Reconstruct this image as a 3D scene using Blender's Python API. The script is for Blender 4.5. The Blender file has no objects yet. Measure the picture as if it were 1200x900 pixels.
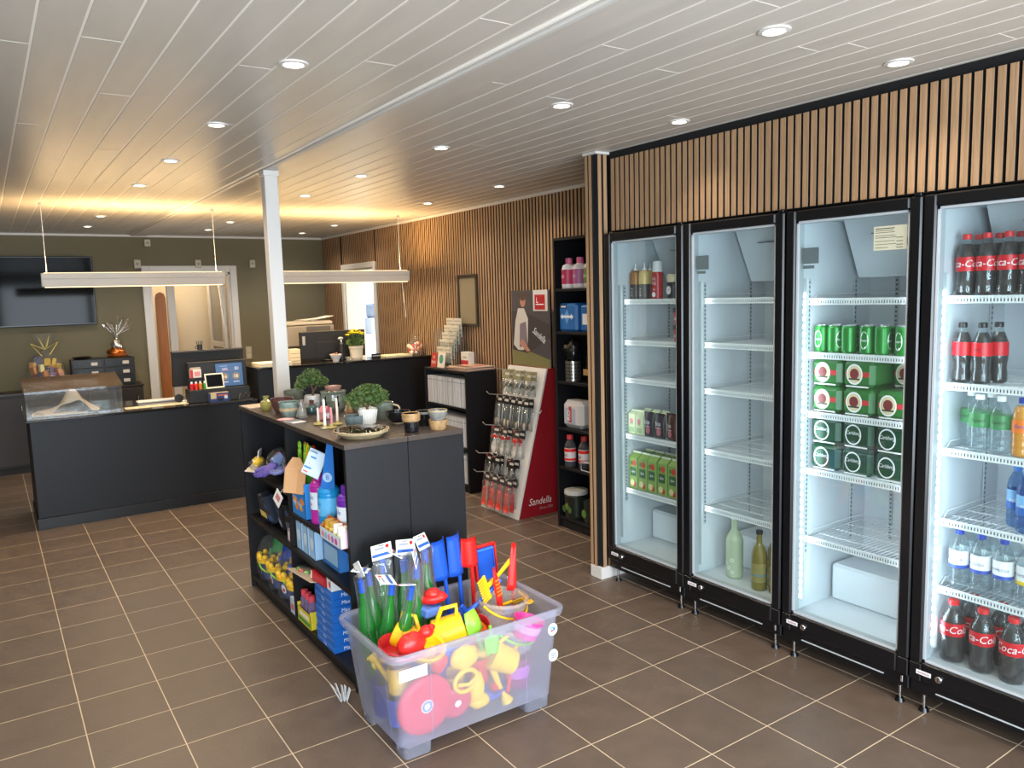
import bpy, math, random
from math import pi, sin, cos, radians
from mathutils import Matrix, Vector
random.seed(7)
SC = bpy.context.scene
COL = SC.collection
V = Vector

# ------------------------------------------------------------------ materials
def lin(c):
    return tuple((x / 255 / 12.92) if x / 255 <= .04045 else ((x / 255 + .055) / 1.055) ** 2.4 for x in c[:3])
MATS = {}
def nodes(name):
    m = bpy.data.materials.new(name); m.use_nodes = True
    nt = m.node_tree; nt.nodes.clear()
    out = nt.nodes.new('ShaderNodeOutputMaterial')
    return m, nt, out
def mat(name, rgb, rough=.5, metal=0., var=.0, vscale=30., bump=0., bscale=80., coat=0., emit=None, estr=0., trans=0., ior=1.45, spec=.5, stretch=None):
    if name in MATS: return MATS[name]
    m, nt, out = nodes(name)
    b = nt.nodes.new('ShaderNodeBsdfPrincipled'); L = nt.links
    c = lin(rgb)
    b.inputs['Base Color'].default_value = (*c, 1)
    b.inputs['Roughness'].default_value = rough; b.inputs['Metallic'].default_value = metal
    b.inputs['IOR'].default_value = ior; b.inputs['Specular IOR Level'].default_value = spec
    b.inputs['Coat Weight'].default_value = coat; b.inputs['Transmission Weight'].default_value = trans
    if emit: b.inputs['Emission Color'].default_value = (*lin(emit), 1); b.inputs['Emission Strength'].default_value = estr
    if var or bump:
        tc = nt.nodes.new('ShaderNodeTexCoord'); mp = nt.nodes.new('ShaderNodeMapping')
        L.new(tc.outputs['Object'], mp.inputs['Vector'])
        if stretch: mp.inputs['Scale'].default_value = stretch
    if var:
        n = nt.nodes.new('ShaderNodeTexNoise'); n.inputs['Scale'].default_value = vscale; n.inputs['Detail'].default_value = 4
        L.new(mp.outputs[0], n.inputs['Vector'])
        r = nt.nodes.new('ShaderNodeValToRGB')
        r.color_ramp.elements[0].position = .3; r.color_ramp.elements[1].position = .7
        r.color_ramp.elements[0].color = (*[x * (1 - var) for x in c], 1)
        r.color_ramp.elements[1].color = (*[min(1, x * (1 + var)) for x in c], 1)
        L.new(n.outputs['Fac'], r.inputs['Fac']); L.new(r.outputs[0], b.inputs['Base Color'])
    if bump:
        n2 = nt.nodes.new('ShaderNodeTexNoise'); n2.inputs['Scale'].default_value = bscale; n2.inputs['Detail'].default_value = 3
        L.new(mp.outputs[0], n2.inputs['Vector'])
        bp = nt.nodes.new('ShaderNodeBump'); bp.inputs['Strength'].default_value = bump; bp.inputs['Distance'].default_value = .004
        L.new(n2.outputs['Fac'], bp.inputs['Height']); L.new(bp.outputs[0], b.inputs['Normal'])
    L.new(b.outputs[0], out.inputs['Surface'])
    MATS[name] = m; return m
def clear(name, rgb, opac=.1, rough=.08, gloss=.9, body=(255, 255, 255), ior=1.45, crinkle=0.):
    """thin see-through plastic or glass: tinted straight-through light, some scattering, fresnel shine"""
    if name in MATS: return MATS[name]
    m, nt, out = nodes(name); L = nt.links; N = nt.nodes.new
    t = N('ShaderNodeBsdfTransparent'); t.inputs[0].default_value = (*lin(rgb), 1)
    d = N('ShaderNodeBsdfDiffuse'); d.inputs[0].default_value = (*lin(body), 1)
    tl = N('ShaderNodeBsdfTranslucent'); tl.inputs[0].default_value = (*lin(body), 1)
    a = N('ShaderNodeMixShader'); a.inputs[0].default_value = .5; L.new(d.outputs[0], a.inputs[1]); L.new(tl.outputs[0], a.inputs[2])
    x = N('ShaderNodeMixShader'); x.inputs[0].default_value = opac; L.new(t.outputs[0], x.inputs[1]); L.new(a.outputs[0], x.inputs[2])
    g = N('ShaderNodeBsdfGlossy'); g.inputs['Roughness'].default_value = rough
    f = N('ShaderNodeFresnel'); ge = N('ShaderNodeNewGeometry'); mr = N('ShaderNodeMapRange')
    mr.inputs[3].default_value = ior; mr.inputs[4].default_value = 1 / ior; L.new(ge.outputs['Backfacing'], mr.inputs[0]); L.new(mr.outputs[0], f.inputs[0])
    k = N('ShaderNodeMath'); k.operation = 'MULTIPLY'; k.inputs[1].default_value = gloss; L.new(f.outputs[0], k.inputs[0])
    y = N('ShaderNodeMixShader'); L.new(k.outputs[0], y.inputs[0]); L.new(x.outputs[0], y.inputs[1]); L.new(g.outputs[0], y.inputs[2])
    if crinkle:
        n2 = N('ShaderNodeTexNoise'); n2.inputs['Scale'].default_value = crinkle; n2.inputs['Detail'].default_value = 3
        tc = N('ShaderNodeTexCoord'); L.new(tc.outputs['Object'], n2.inputs['Vector'])
        bp = N('ShaderNodeBump'); bp.inputs['Strength'].default_value = .5; bp.inputs['Distance'].default_value = .006
        L.new(n2.outputs['Fac'], bp.inputs['Height']); L.new(bp.outputs[0], g.inputs['Normal'])
    L.new(y.outputs[0], out.inputs['Surface'])
    MATS[name] = m; return m
def glow(name, rgb, s):
    if name in MATS: return MATS[name]
    m, nt, out = nodes(name)
    e = nt.nodes.new('ShaderNodeEmission'); e.inputs[0].default_value = (*lin(rgb), 1); e.inputs[1].default_value = s
    nt.links.new(e.outputs[0], out.inputs['Surface']); MATS[name] = m; return m
def C(hexs, rough=.5, **k):
    """plain colour material by hex, made once"""
    rgb = tuple(int(hexs[i:i + 2], 16) for i in (0, 2, 4))
    return mat('paint_%s_%d%s' % (hexs, int(rough * 100), ''.join(sorted(k))), rgb, rough, **k)

# ------------------------------------------------------------------ mesh builder
def frame(o, u, v):
    u = V(u).normalized(); v = V(v); v = (v - u * v.dot(u)).normalized(); n = u.cross(v); o = V(o)
    return Matrix(((u.x, v.x, n.x, o.x), (u.y, v.y, n.y, o.y), (u.z, v.z, n.z, o.z), (0, 0, 0, 1)))
def faceX(x, y, z): return frame((x, y, z), (0, -1, 0), (0, 0, 1))     # seen by someone looking along +X
def faceY(x, y, z): return frame((x, y, z), (1, 0, 0), (0, 0, 1))      # seen by someone looking along +Y
def T(x, y, z): return Matrix.Translation((x, y, z))
def RZ(a): return Matrix.Rotation(a, 4, 'Z')
def RX(a): return Matrix.Rotation(a, 4, 'X')
def RY(a): return Matrix.Rotation(a, 4, 'Y')
TXT = {}
def text_geo(s):
    if s not in TXT:
        cu = bpy.data.curves.new('t', 'FONT'); cu.body = s; cu.resolution_u = 2; cu.size = 1
        o = bpy.data.objects.new('t', cu); COL.objects.link(o)
        dg = bpy.context.evaluated_depsgraph_get(); dg.update()
        me = bpy.data.meshes.new_from_object(o.evaluated_get(dg))
        vs = [tuple(v.co) for v in me.vertices]; fs = [tuple(p.vertices) for p in me.polygons]
        bpy.data.objects.remove(o); bpy.data.meshes.remove(me); bpy.data.curves.remove(cu)
        x0 = min((v[0] for v in vs), default=0); x1 = max((v[0] for v in vs), default=1)
        TXT[s] = (vs, fs, x0, x1)
    return TXT[s]
class MB:
    def __init__(s): s.v = []; s.f = []; s.m = []; s.s = []; s.mats = []
    def mi(s, m):
        if m not in s.mats: s.mats.append(m)
        return s.mats.index(m)
    def add(s, vs, fs, m, smooth=False, M=None):
        b = len(s.v); i = s.mi(m)
        s.v += [(M @ V(v)) for v in vs] if M else [V(v) for v in vs]
        for f in fs: s.f.append([b + k for k in f]); s.m.append(i); s.s.append(smooth)
        return s
    def bx(s, x0, x1, y0, y1, z0, z1, m, bev=0, M=None):
        if x0 > x1: x0, x1 = x1, x0
        if y0 > y1: y0, y1 = y1, y0
        if z0 > z1: z0, z1 = z1, z0
        bev = min(bev, (x1 - x0) * .49, (y1 - y0) * .49, (z1 - z0) * .49)
        X, Y, Z = (x0, x1), (y0, y1), (z0, z1)
        if bev <= 0:
            vs = [(X[i], Y[j], Z[k]) for i in (0, 1) for j in (0, 1) for k in (0, 1)]
            fs = [(0, 1, 3, 2), (4, 6, 7, 5), (0, 4, 5, 1), (2, 3, 7, 6), (0, 2, 6, 4), (1, 5, 7, 3)]
            return s.add(vs, fs, m, False, M)
        vs = []
        sg = (1, -1)
        for i in (0, 1):
            for j in (0, 1):
                for k in (0, 1):
                    p = (X[i], Y[j], Z[k]); d = (sg[i] * bev, sg[j] * bev, sg[k] * bev)
                    vs += [(p[0], p[1] + d[1], p[2] + d[2]), (p[0] + d[0], p[1], p[2] + d[2]), (p[0] + d[0], p[1] + d[1], p[2])]
        I = lambda i, j, k, a: (i * 4 + j * 2 + k) * 3 + a
        fs = [tuple(I(0, j, k, 0) for j, k in ((0, 0), (0, 1), (1, 1), (1, 0))), tuple(I(1, j, k, 0) for j, k in ((0, 0), (1, 0), (1, 1), (0, 1))),
              tuple(I(i, 0, k, 1) for i, k in ((0, 0), (1, 0), (1, 1), (0, 1))), tuple(I(i, 1, k, 1) for i, k in ((0, 0), (0, 1), (1, 1), (1, 0))),
              tuple(I(i, j, 0, 2) for i, j in ((0, 0), (0, 1), (1, 1), (1, 0))), tuple(I(i, j, 1, 2) for i, j in ((0, 0), (1, 0), (1, 1), (0, 1)))]
        for j in (0, 1):
            for k in (0, 1): fs.append((I(0, j, k, 1), I(0, j, k, 2), I(1, j, k, 2), I(1, j, k, 1)))
        for i in (0, 1):
            for k in (0, 1): fs.append((I(i, 0, k, 0), I(i, 0, k, 2), I(i, 1, k, 2), I(i, 1, k, 0)))
            for j in (0, 1): fs.append((I(i, j, 0, 0), I(i, j, 0, 1), I(i, j, 1, 1), I(i, j, 1, 0)))
            for j in (0, 1):
                for k in (0, 1): fs.append((I(i, j, k, 0), I(i, j, k, 1), I(i, j, k, 2)))
        return s.add(vs, list(dict.fromkeys(fs)), m, False, M)
    def quad(s, a, b, c, d, m): return s.add([a, b, c, d], [(0, 1, 2, 3)], m)
    def lathe(s, prof, m, seg=20, M=None, smooth=True, squash=1.):
        """prof: [(r, z)] or [(r, z, material of the band above)]"""
        n = len(prof); vs = []
        for p in prof:
            for k in range(seg):
                a = 2 * pi * k / seg; vs.append((p[0] * cos(a), p[0] * sin(a) * squash, p[1]))
        for i in range(n - 1):
            mm = prof[i][2] if len(prof[i]) > 2 else m
            fs = []
            for k in range(seg):
                k2 = (k + 1) % seg
                fs.append((i * seg + k, i * seg + k2, (i + 1) * seg + k2, (i + 1) * seg + k))
            if i == 0: base = vs
            s.add(vs[i * seg:(i + 2) * seg], [tuple(q - i * seg for q in f) for f in fs], mm, smooth, M)
        if n in (3, 4) and min(prof[0][0], prof[-1][0]) > .004 and abs(prof[0][0] - prof[-1][0]) < .1 * prof[0][0]: return s      # a band: open at both ends
        for e, rev in ((0, True), (n - 1, False)):
            if prof[e][0] > 1e-5:
                mm = prof[min(e, n - 2)][2] if len(prof[min(e, n - 2)]) > 2 else m
                f = tuple(range(seg)); f = f[::-1] if rev else f
                s.add(vs[e * seg:(e + 1) * seg], [f], mm, False, M)
        return s
    def cyl(s, p0, p1, r0, m, r1=None, seg=14, smooth=True):
        p0, p1 = V(p0), V(p1); d = p1 - p0; L = d.length
        u = d.orthogonal().normalized(); M = frame(p0, u, d.normalized().cross(u))
        return s.lathe([(r0, 0), (r0 if r1 is None else r1, L)], m, seg, M, smooth)
    def tube(s, pts, r, m, seg=8, closed=False, smooth=True):
        pts = [V(p) for p in pts]; n = len(pts); vs = []; u = None
        for i, p in enumerate(pts):
            a = pts[(i - 1) % n] if (closed or i > 0) else p; b = pts[(i + 1) % n] if (closed or i < n - 1) else p
            t = (b - a).normalized()
            u = t.orthogonal().normalized() if u is None else (u - t * u.dot(t)).normalized()
            w = t.cross(u); rr = r[i] if isinstance(r, (list, tuple)) else r
            for k in range(seg):
                q = 2 * pi * k / seg; vs.append(p + (u * cos(q) + w * sin(q)) * rr)
        fs = []
        for i in range(n if closed else n - 1):
            j = (i + 1) % n
            for k in range(seg):
                k2 = (k + 1) % seg; fs.append((i * seg + k, i * seg + k2, j * seg + k2, j * seg + k))
        s.add(vs, fs, m, smooth)
        if not closed:
            s.add(vs[:seg], [tuple(range(seg))[::-1]], m); s.add(vs[-seg:], [tuple(range(seg))], m)
        return s
    def prism(s, poly, h, m, M=None, smooth=False):
        n = len(poly); vs = [(x, y, 0) for x, y in poly] + [(x, y, h) for x, y in poly]
        fs = [tuple(range(n))[::-1], tuple(range(n, 2 * n))] + [(i, (i + 1) % n, n + (i + 1) % n, n + i) for i in range(n)]
        return s.add(vs, fs, m, smooth, M)
    def sheet(s, fn, nu, nv, m, th=.001, M=None, smooth=True):
        """thin sheet with real thickness; fn(u, v) -> point"""
        P = [[V(fn(i / nu, j / nv)) for j in range(nv + 1)] for i in range(nu + 1)]
        vs = []; W = nv + 1
        for sd in (0, 1):
            for i in range(nu + 1):
                for j in range(nv + 1):
                    du = P[min(i + 1, nu)][j] - P[max(i - 1, 0)][j]; dv = P[i][min(j + 1, nv)] - P[i][max(j - 1, 0)]
                    nrm = du.cross(dv); nrm = nrm.normalized() if nrm.length > 1e-12 else V((0, 0, 1))
                    vs.append(P[i][j] + nrm * (th / 2 if sd else -th / 2))
        K = (nu + 1) * W; fs = []
        for i in range(nu):
            for j in range(nv):
                a = i * W + j; fs.append((a, a + 1, a + W + 1, a + W)); fs.append((K + a, K + a + W, K + a + W + 1, K + a + 1))
        for i in range(nu):
            for j in (0, nv): a = i * W + j; fs.append((a, a + W, K + a + W, K + a))
        for j in range(nv):
            for i in (0, nu): a = i * W + j; fs.append((a, a + 1, K + a + 1, K + a))
        return s.add(vs, fs, m, smooth, M)
    def blob(s, c, r, m, seed=0, amp=.15, nu=14, nv=9, M=None, smooth=True):
        rnd = random.Random(seed); ph = [(rnd.uniform(0, 6.3), rnd.uniform(1.5, 3.5), rnd.uniform(0, 6.3)) for _ in range(4)]
        r = r if isinstance(r, (tuple, list)) else (r, r, r); vs = []; fs = []
        for j in range(nv + 1):
            t = pi * j / nv
            for i in range(nu):
                p = 2 * pi * i / nu
                d = V((sin(t) * cos(p), sin(t) * sin(p), cos(t)))
                k = 1 + amp * sum(sin(d.x * f * 2 + a) * cos(d.y * f * 2 + b + d.z * f) for a, f, b in ph) / 2
                vs.append((c[0] + d.x * r[0] * k, c[1] + d.y * r[1] * k, c[2] + d.z * r[2] * k))
        for j in range(nv):
            for i in range(nu):
                i2 = (i + 1) % nu; fs.append((j * nu + i, (j + 1) * nu + i, (j + 1) * nu + i2, j * nu + i2))
        return s.add(vs, fs, m, smooth, M)
    def text(s, t, size, m, M, shear=0., align=.5, wide=1., bend=None, squeeze=None):
        """flat lettering in the frame M; bend = radius of the upright cylinder it wraps (M at the axis, x->angle)"""
        vs, fs, x0, x1 = text_geo(t)
        k = size * wide
        if squeeze: k = min(k, squeeze / max(1e-6, x1 - x0))
        o = []
        for x, y, _ in vs:
            X = (x - x0 - (x1 - x0) * align) * k + y * shear * size; Y = y * size
            o.append((bend * sin(X / bend), Y, bend * cos(X / bend)) if bend else (X, Y, 0))
        return s.add(o, fs, m, False, M)
    def mesh(s, name):
        me = bpy.data.meshes.new(name); me.from_pydata([tuple(v) for v in s.v], [], s.f)
        for m in s.mats: me.materials.append(m)
        me.polygons.foreach_set('material_index', s.m); me.polygons.foreach_set('use_smooth', s.s)
        me.update(); return me
    def to(s, parent, name, label=None, kind=None):               # a part, in its thing's own coordinates
        o = bpy.data.objects.new(name, s.mesh(name)); COL.objects.link(o); o.parent = parent
        if label: o['label'] = label
        if kind: o['kind'] = kind
        return o
    def w(s, parent, name, label=None):                            # a part given in room coordinates
        r = parent
        off = V((0, 0, 0))
        while r is not None: off = off + r.location; r = r.parent
        s.v = [v - off for v in s.v]
        return s.to(parent, name, label)
    def solo(s, name, label, cat, loc=(0, 0, 0), rz=0, group=None, kind=None):
        o = bpy.data.objects.new(name, s.mesh(name)); COL.objects.link(o); o.location = loc; o.rotation_euler = (0, 0, rz)
        return tag(o, label, cat, group, kind)
    def struct(s, name, parent=None):
        o = bpy.data.objects.new(name, s.mesh(name)); COL.objects.link(o)
        if parent: o.parent = parent
        else: o['kind'] = 'structure'
        return o
def tag(o, label, cat, group=None, kind=None):
    o['label'] = label; o['category'] = cat
    if group: o['group'] = group
    if kind: o['kind'] = kind
    return o
def thing(name, label, cat, loc=(0, 0, 0), rz=0, group=None):
    o = bpy.data.objects.new(name, None); COL.objects.link(o); o.empty_display_size = .05
    o.location = loc; o.rotation_euler = (0, 0, rz)
    return tag(o, label, cat, group)
def dup(o, loc, label=None, rz=None, group=None):
    """copy a thing with copies of its parts and sub-parts (shared mesh data)"""
    r = o.copy(); COL.objects.link(r); r.location = loc
    if rz is not None: r.rotation_euler = (0, 0, rz)
    if label: r['label'] = label
    if group: r['group'] = group
    for ch in list(o.children):
        c = ch.copy(); COL.objects.link(c); c.parent = r
        for g in list(ch.children):
            d = g.copy(); COL.objects.link(d); d.parent = c
    return r
def lamp(kind, loc, energy, color, parent=None, rot=(0, 0, 0), **k):
    d = bpy.data.lights.new('light', kind); d.energy = energy; d.color = color
    for a, b in k.items(): setattr(d, a, b)
    o = bpy.data.objects.new('light', d); COL.objects.link(o); o.location = loc; o.rotation_euler = rot
    if parent: o.parent = parent
    return o
# ------------------------------------------------------------------ camera
CAM_H = 1.63
def make_camera():
    yaw, pitch, roll, f = .59235075, .114953984, -.028318686, 912.46286
    fw = V((sin(yaw) * cos(pitch), cos(yaw) * cos(pitch), -sin(pitch))); r = V((cos(yaw), -sin(yaw), 0)); u = r.cross(fw)
    r2 = r * cos(roll) + u * sin(roll); u2 = u * cos(roll) - r * sin(roll)
    cd = bpy.data.cameras.new('camera'); cd.sensor_fit = 'HORIZONTAL'; cd.sensor_width = 36; cd.lens = f * 36 / 1200; cd.clip_start = .02
    o = bpy.data.objects.new('camera', cd); COL.objects.link(o)
    o.matrix_world = Matrix(((r2.x, u2.x, -fw.x, 0), (r2.y, u2.y, -fw.y, 0), (r2.z, u2.z, -fw.z, CAM_H), (0, 0, 0, 1)))
    SC.camera = o
make_camera()
SC.view_settings.view_transform = 'Standard'; SC.view_settings.look = 'None'; SC.view_settings.gamma = 1; SC.view_settings.use_curve_mapping = False
SC.view_settings.exposure = EXPOSURE = 0.0
SC.cycles.use_denoising = True
SC.cycles.max_bounces = 10; SC.cycles.transparent_max_bounces = 24; SC.cycles.diffuse_bounces = 4; SC.cycles.glossy_bounces = 4
SC.cycles.sample_clamp_indirect = 6; SC.cycles.caustics_reflective = False; SC.cycles.caustics_refractive = False

# ------------------------------------------------------------------ shell materials
ZC = 2.375; XR = 3.52; YB = 9.3; XL = -2.6; YF = -1.7
def tile_mat():
    m, nt, out = nodes('floor_tiles'); L = nt.links; N = nt.nodes.new
    tc = N('ShaderNodeTexCoord'); mp = N('ShaderNodeMapping'); L.new(tc.outputs['Object'], mp.inputs[0])
    mp.inputs['Location'].default_value = (-.1895 + 10 * .3005 + .0015, -3.2655 + 20 * .3003 + .0015, 0)
    bk = N('ShaderNodeTexBrick'); bk.offset = 0; bk.squash = 1
    L.new(mp.outputs[0], bk.inputs['Vector'])
    for k, v in (('Scale', 1), ('Mortar Size', .0021), ('Mortar Smooth', .15), ('Bias', 0), ('Brick Width', .3005), ('Row Height', .3003)): bk.inputs[k].default_value = v
    bk.inputs['Color1'].default_value = (*lin((94, 80, 69)), 1); bk.inputs['Color2'].default_value = (*lin((87, 74, 64)), 1); bk.inputs['Mortar'].default_value = (*lin((196, 178, 152)), 1)
    ns = N('ShaderNodeTexNoise'); ns.inputs['Scale'].default_value = 9; ns.inputs['Detail'].default_value = 6; L.new(tc.outputs['Object'], ns.inputs[0])
    mx = N('ShaderNodeMix'); mx.data_type = 'RGBA'; mx.blend_type = 'OVERLAY'; mx.inputs[0].default_value = .28
    L.new(bk.outputs['Color'], mx.inputs[6]); L.new(ns.outputs['Fac'], mx.inputs[7])
    b = N('ShaderNodeBsdfPrincipled'); L.new(mx.outputs[2], b.inputs['Base Color'])
    mr = N('ShaderNodeMapRange'); L.new(ns.outputs['Fac'], mr.inputs[0]); mr.inputs[3].default_value = .36; mr.inputs[4].default_value = .52; L.new(mr.outputs[0], b.inputs['Roughness'])
    n2 = N('ShaderNodeTexNoise'); n2.inputs['Scale'].default_value = 60; L.new(tc.outputs['Object'], n2.inputs[0])
    ad = N('ShaderNodeMath'); ad.operation = 'MULTIPLY_ADD'; ad.inputs[1].default_value = -1.2; L.new(bk.outputs['Fac'], ad.inputs[0]); L.new(n2.outputs['Fac'], ad.inputs[2])
    bp = N('ShaderNodeBump'); bp.inputs['Strength'].default_value = .25; bp.inputs['Distance'].default_value = .003; L.new(ad.outputs[0], bp.inputs['Height']); L.new(bp.outputs[0], b.inputs['Normal'])
    L.new(b.outputs[0], out.inputs[0]); return m
def wood_mat(name, a, b_, grain=(40, 40, 1.3), rough=.5):
    m, nt, out = nodes(name); L = nt.links; N = nt.nodes.new
    tc = N('ShaderNodeTexCoord'); mp = N('ShaderNodeMapping'); L.new(tc.outputs['Object'], mp.inputs[0]); mp.inputs['Scale'].default_value = grain
    n = N('ShaderNodeTexNoise'); n.inputs['Scale'].default_value = 3; n.inputs['Detail'].default_value = 6; n.inputs['Roughness'].default_value = .65; L.new(mp.outputs[0], n.inputs[0])
    r = N('ShaderNodeValToRGB'); r.color_ramp.elements[0].position = .3; r.color_ramp.elements[1].position = .72
    r.color_ramp.elements[0].color = (*lin(a), 1); r.color_ramp.elements[1].color = (*lin(b_), 1); L.new(n.outputs['Fac'], r.inputs[0])
    b = N('ShaderNodeBsdfPrincipled'); b.inputs['Roughness'].default_value = rough; L.new(r.outputs[0], b.inputs['Base Color'])
    bp = N('ShaderNodeBump'); bp.inputs['Strength'].default_value = .15; bp.inputs['Distance'].default_value = .002; L.new(n.outputs['Fac'], bp.inputs['Height']); L.new(bp.outputs[0], b.inputs['Normal'])
    L.new(b.outputs[0], out.inputs[0]); return m
M_TILE = tile_mat()
M_SLAT = wood_mat('slat_oak', (140, 109, 79), (184, 147, 111))
M_FELT = mat('black_felt', (16, 15, 15), .95, bump=.3, bscale=300)
M_BOARD = mat('ceiling_board', (200, 193, 182), .34, var=.05, vscale=2.2, stretch=(6, 1, 1))
M_GROOVE = mat('ceiling_groove', (252, 246, 236), .4)
M_WHITE = mat('white_paint', (208, 204, 198), .4)
M_OLIVE = mat('olive_paint', (108, 101, 78), .75, bump=.1, bscale=120)
M_CREAM = mat('cream_paint', (226, 212, 186), .7)
M_BLACK = mat('black_laminate', (21, 21, 24), .5, spec=.35, bump=.05, bscale=200, stretch=(1, 1, .1))
M_TOP = mat('dark_top', (62, 52, 46), .38, var=.12, vscale=6, stretch=(1, 12, 1))
M_BLK = mat('black_plastic', (14, 14, 15), .35)
M_CHROME = mat('chrome', (205, 205, 208), .22, 1.)
M_WIRE = mat('white_wire', (226, 230, 232), .35)
M_GLASS = clear('window_glass', (250, 253, 252), .0, .0, 1.)

# ------------------------------------------------------------------ room shell
MB().bx(XL - .1, 6.4, YF - .1, 12.2, -.08, 0, M_TILE).struct('floor')
def ceiling():
    b = MB(); b.bx(XL - .1, 6.4, YF - .1, 12.2, ZC + .0022, ZC + .08, M_GROOVE)
    rnd = random.Random(3); p = .1115; x = .179 - 25 * p
    while x < XR:
        y = YF - rnd.uniform(0, 2.5)
        while y < YB:
            l = rnd.uniform(1.8, 3.9); y1 = min(y + l, YB); a, c = max(x + .0035, XL), min(x + p - .0035, XR)
            if c - a > .02 and y1 > YF: b.bx(a, c, max(y, YF), y1 - .003, ZC, ZC + .02, M_BOARD, .0015)
            y += l
        x += p
    b.struct('ceiling')
ceiling()
MB().bx(1.405, 1.535, YF, YB, 2.362, ZC + .01, M_BOARD, .002).bx(1.383, 1.406, YF, YB, 2.360, ZC + .01, M_WHITE, .005).bx(1.360, 1.376, YF, YB, 2.368, ZC + .01, M_GROOVE, .003).struct('trim_1')     # flat beam board with its white edge moulding
MB().bx(1.376, 1.452, 4.476, 4.552, 0, 2.362, M_WHITE, .004).bx(1.370, 1.458, 4.470, 4.558, 2.33, 2.361, M_WHITE, .002).struct('pillar')
MB().bx(XR - .022, XR, 3.37, YB, 2.35, ZC, M_WHITE, .004).struct('trim_2')
MB().bx(XL, XR, YB - .02, YB, 2.352, ZC, M_WHITE, .004).struct('trim_3')
# back wall with a doorway
DX0, DX1, DZ = 1.535, 2.39, 1.97
MB().bx(XL, DX0, YB, YB + .12, 0, ZC, M_OLIVE).bx(DX1, XR + .1, YB, YB + .12, 0, ZC, M_OLIVE).bx(DX0, DX1, YB, YB + .12, DZ, ZC, M_OLIVE).struct('wall_back')
def slats(b, x, y0, y1, z0, z1, pitch=.0415, w=.0250, dep=.014, face='X'):
    n = int(abs(y1 - y0) / pitch)
    for i in range(n):
        a = y0 + i * pitch + .006
        if face == 'X': b.bx(x - dep, x, a, a + w, z0, z1, M_FELT).bx(x - dep - .0015, x - dep, a, a + w, z0, z1, M_SLAT, .0005)
        else: b.bx(a, a + w, x - dep, x, z0, z1, M_SLAT, .0015)
RY0, RY1, RZ_ = 7.82, 8.64, 1.96
b = MB()
for a, c, z0 in ((3.374, RY0, 0), (RY1, YB, 0), (RY0, RY1, RZ_)): b.bx(XR, XR + .2, a, c, z0, ZC, M_FELT)
slats(b, XR, 3.375, RY0 - .065, .0, ZC - .02); slats(b, XR, RY1 + .065, YB, .0, ZC - .02); slats(b, XR, RY0 - .065, RY1 + .065, RZ_ + .05, ZC - .02)
b.struct('wall_right')
b = MB(); b.bx(XR, XR + .1, YF, 3.29, 0, ZC, M_OLIVE); b.struct('wall_bay')
b = MB(); b.bx(2.876, 2.92, YF, 3.284, 1.952, ZC, M_FELT); slats(b, 2.876, YF, 3.262, 1.955, 2.335, .0372, .0262); b.bx(2.876, 2.92, YF, .93, 0, 1.955, M_FELT); slats(b, 2.876, YF, .92, .0, 1.955, .0372, .0262); b.struct('wall_header')
# thin partition between the fridges and the tall shelf
b = MB(); b.bx(2.797, XR, 3.290, 3.368, .07, ZC - .012, M_FELT)
for y in (3.347, 3.315): b.bx(2.7845, 2.797, y, y + .021, .07, ZC - .014, M_FELT).bx(2.783, 2.7845, y, y + .021, .07, ZC - .014, M_SLAT)
for i in range(17): b.bx(2.799 + i * .0385, 2.8225 + i * .0385, 3.2785, 3.290, .07, ZC - .014, M_FELT).bx(2.799 + i * .0385, 2.8225 + i * .0385, 3.277, 3.2785, .07, ZC - .014, M_SLAT)
b.bx(2.782, XR, 3.276, 3.372, 0, .07, M_WHITE, .002); b.bx(2.778, XR, 3.27, 3.38, ZC - .012, ZC, M_WHITE)
b.struct('wall_partition')
# the two doorways
b = MB()
for a, c, z0, z1 in ((DX0 - .075, DX0, 0, DZ + .075), (DX1, DX1 + .075, 0, DZ + .075), (DX0, DX1, DZ, DZ + .075)): b.bx(a, c, YB - .018, YB + .0, z0, z1, M_WHITE, .004)
b.bx(DX0, DX0 + .02, YB, YB + .13, 0, DZ, M_WHITE).bx(DX1 - .02, DX1, YB, YB + .13, 0, DZ, M_WHITE).bx(DX0, DX1, YB, YB + .13, DZ - .02, DZ, M_WHITE)
d1 = b.struct('door_1')
b = MB(); Y0 = 9.45
lx = 2.36                                                      # inner leaf standing open at the right, glazed
b.bx(lx - .035, lx, Y0, Y0 + .1, 0, 1.94, M_WHITE, .004).bx(lx - .035, lx, Y0 + .62, Y0 + .72, 0, 1.94, M_WHITE, .004).bx(lx - .035, lx, Y0 + .1, Y0 + .62, 1.84, 1.94, M_WHITE, .003).bx(lx - .035, lx, Y0 + .1, Y0 + .62, 0, .75, M_WHITE, .003)
b.bx(lx - .035, lx, Y0 + .1, Y0 + .62, 1.1, 1.16, M_WHITE, .003)
b.to(d1, 'door_leaf'); MB().bx(lx - .022, lx - .016, Y0 + .1, Y0 + .62, .75, 1.84, clear('grey_glass', (190, 190, 182), .25, .1)).to(d1, 'door_pane')
b = MB()
for a, c, z0, z1 in ((RY0 - .06, RY0, 0, RZ_ + .06), (RY1, RY1 + .06, 0, RZ_ + .06), (RY0, RY1, RZ_, RZ_ + .06)): b.bx(XR - .025, XR, a, c, z0, z1, M_WHITE, .004)
b.bx(XR, XR + .2, RY0, RY0 + .02, 0, RZ_, M_CREAM).bx(XR, XR + .2, RY1 - .02, RY1, 0, RZ_, M_CREAM).bx(XR, XR + .2, RY0, RY1, RZ_ - .02, RZ_, M_CREAM)
d2 = b.struct('door_2')
MB().bx(XR + .205, XR + .245, RY1 + .06, RY1 + .84, .01, 1.93, M_CREAM, .004).to(d2, 'door_leaf')
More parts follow.
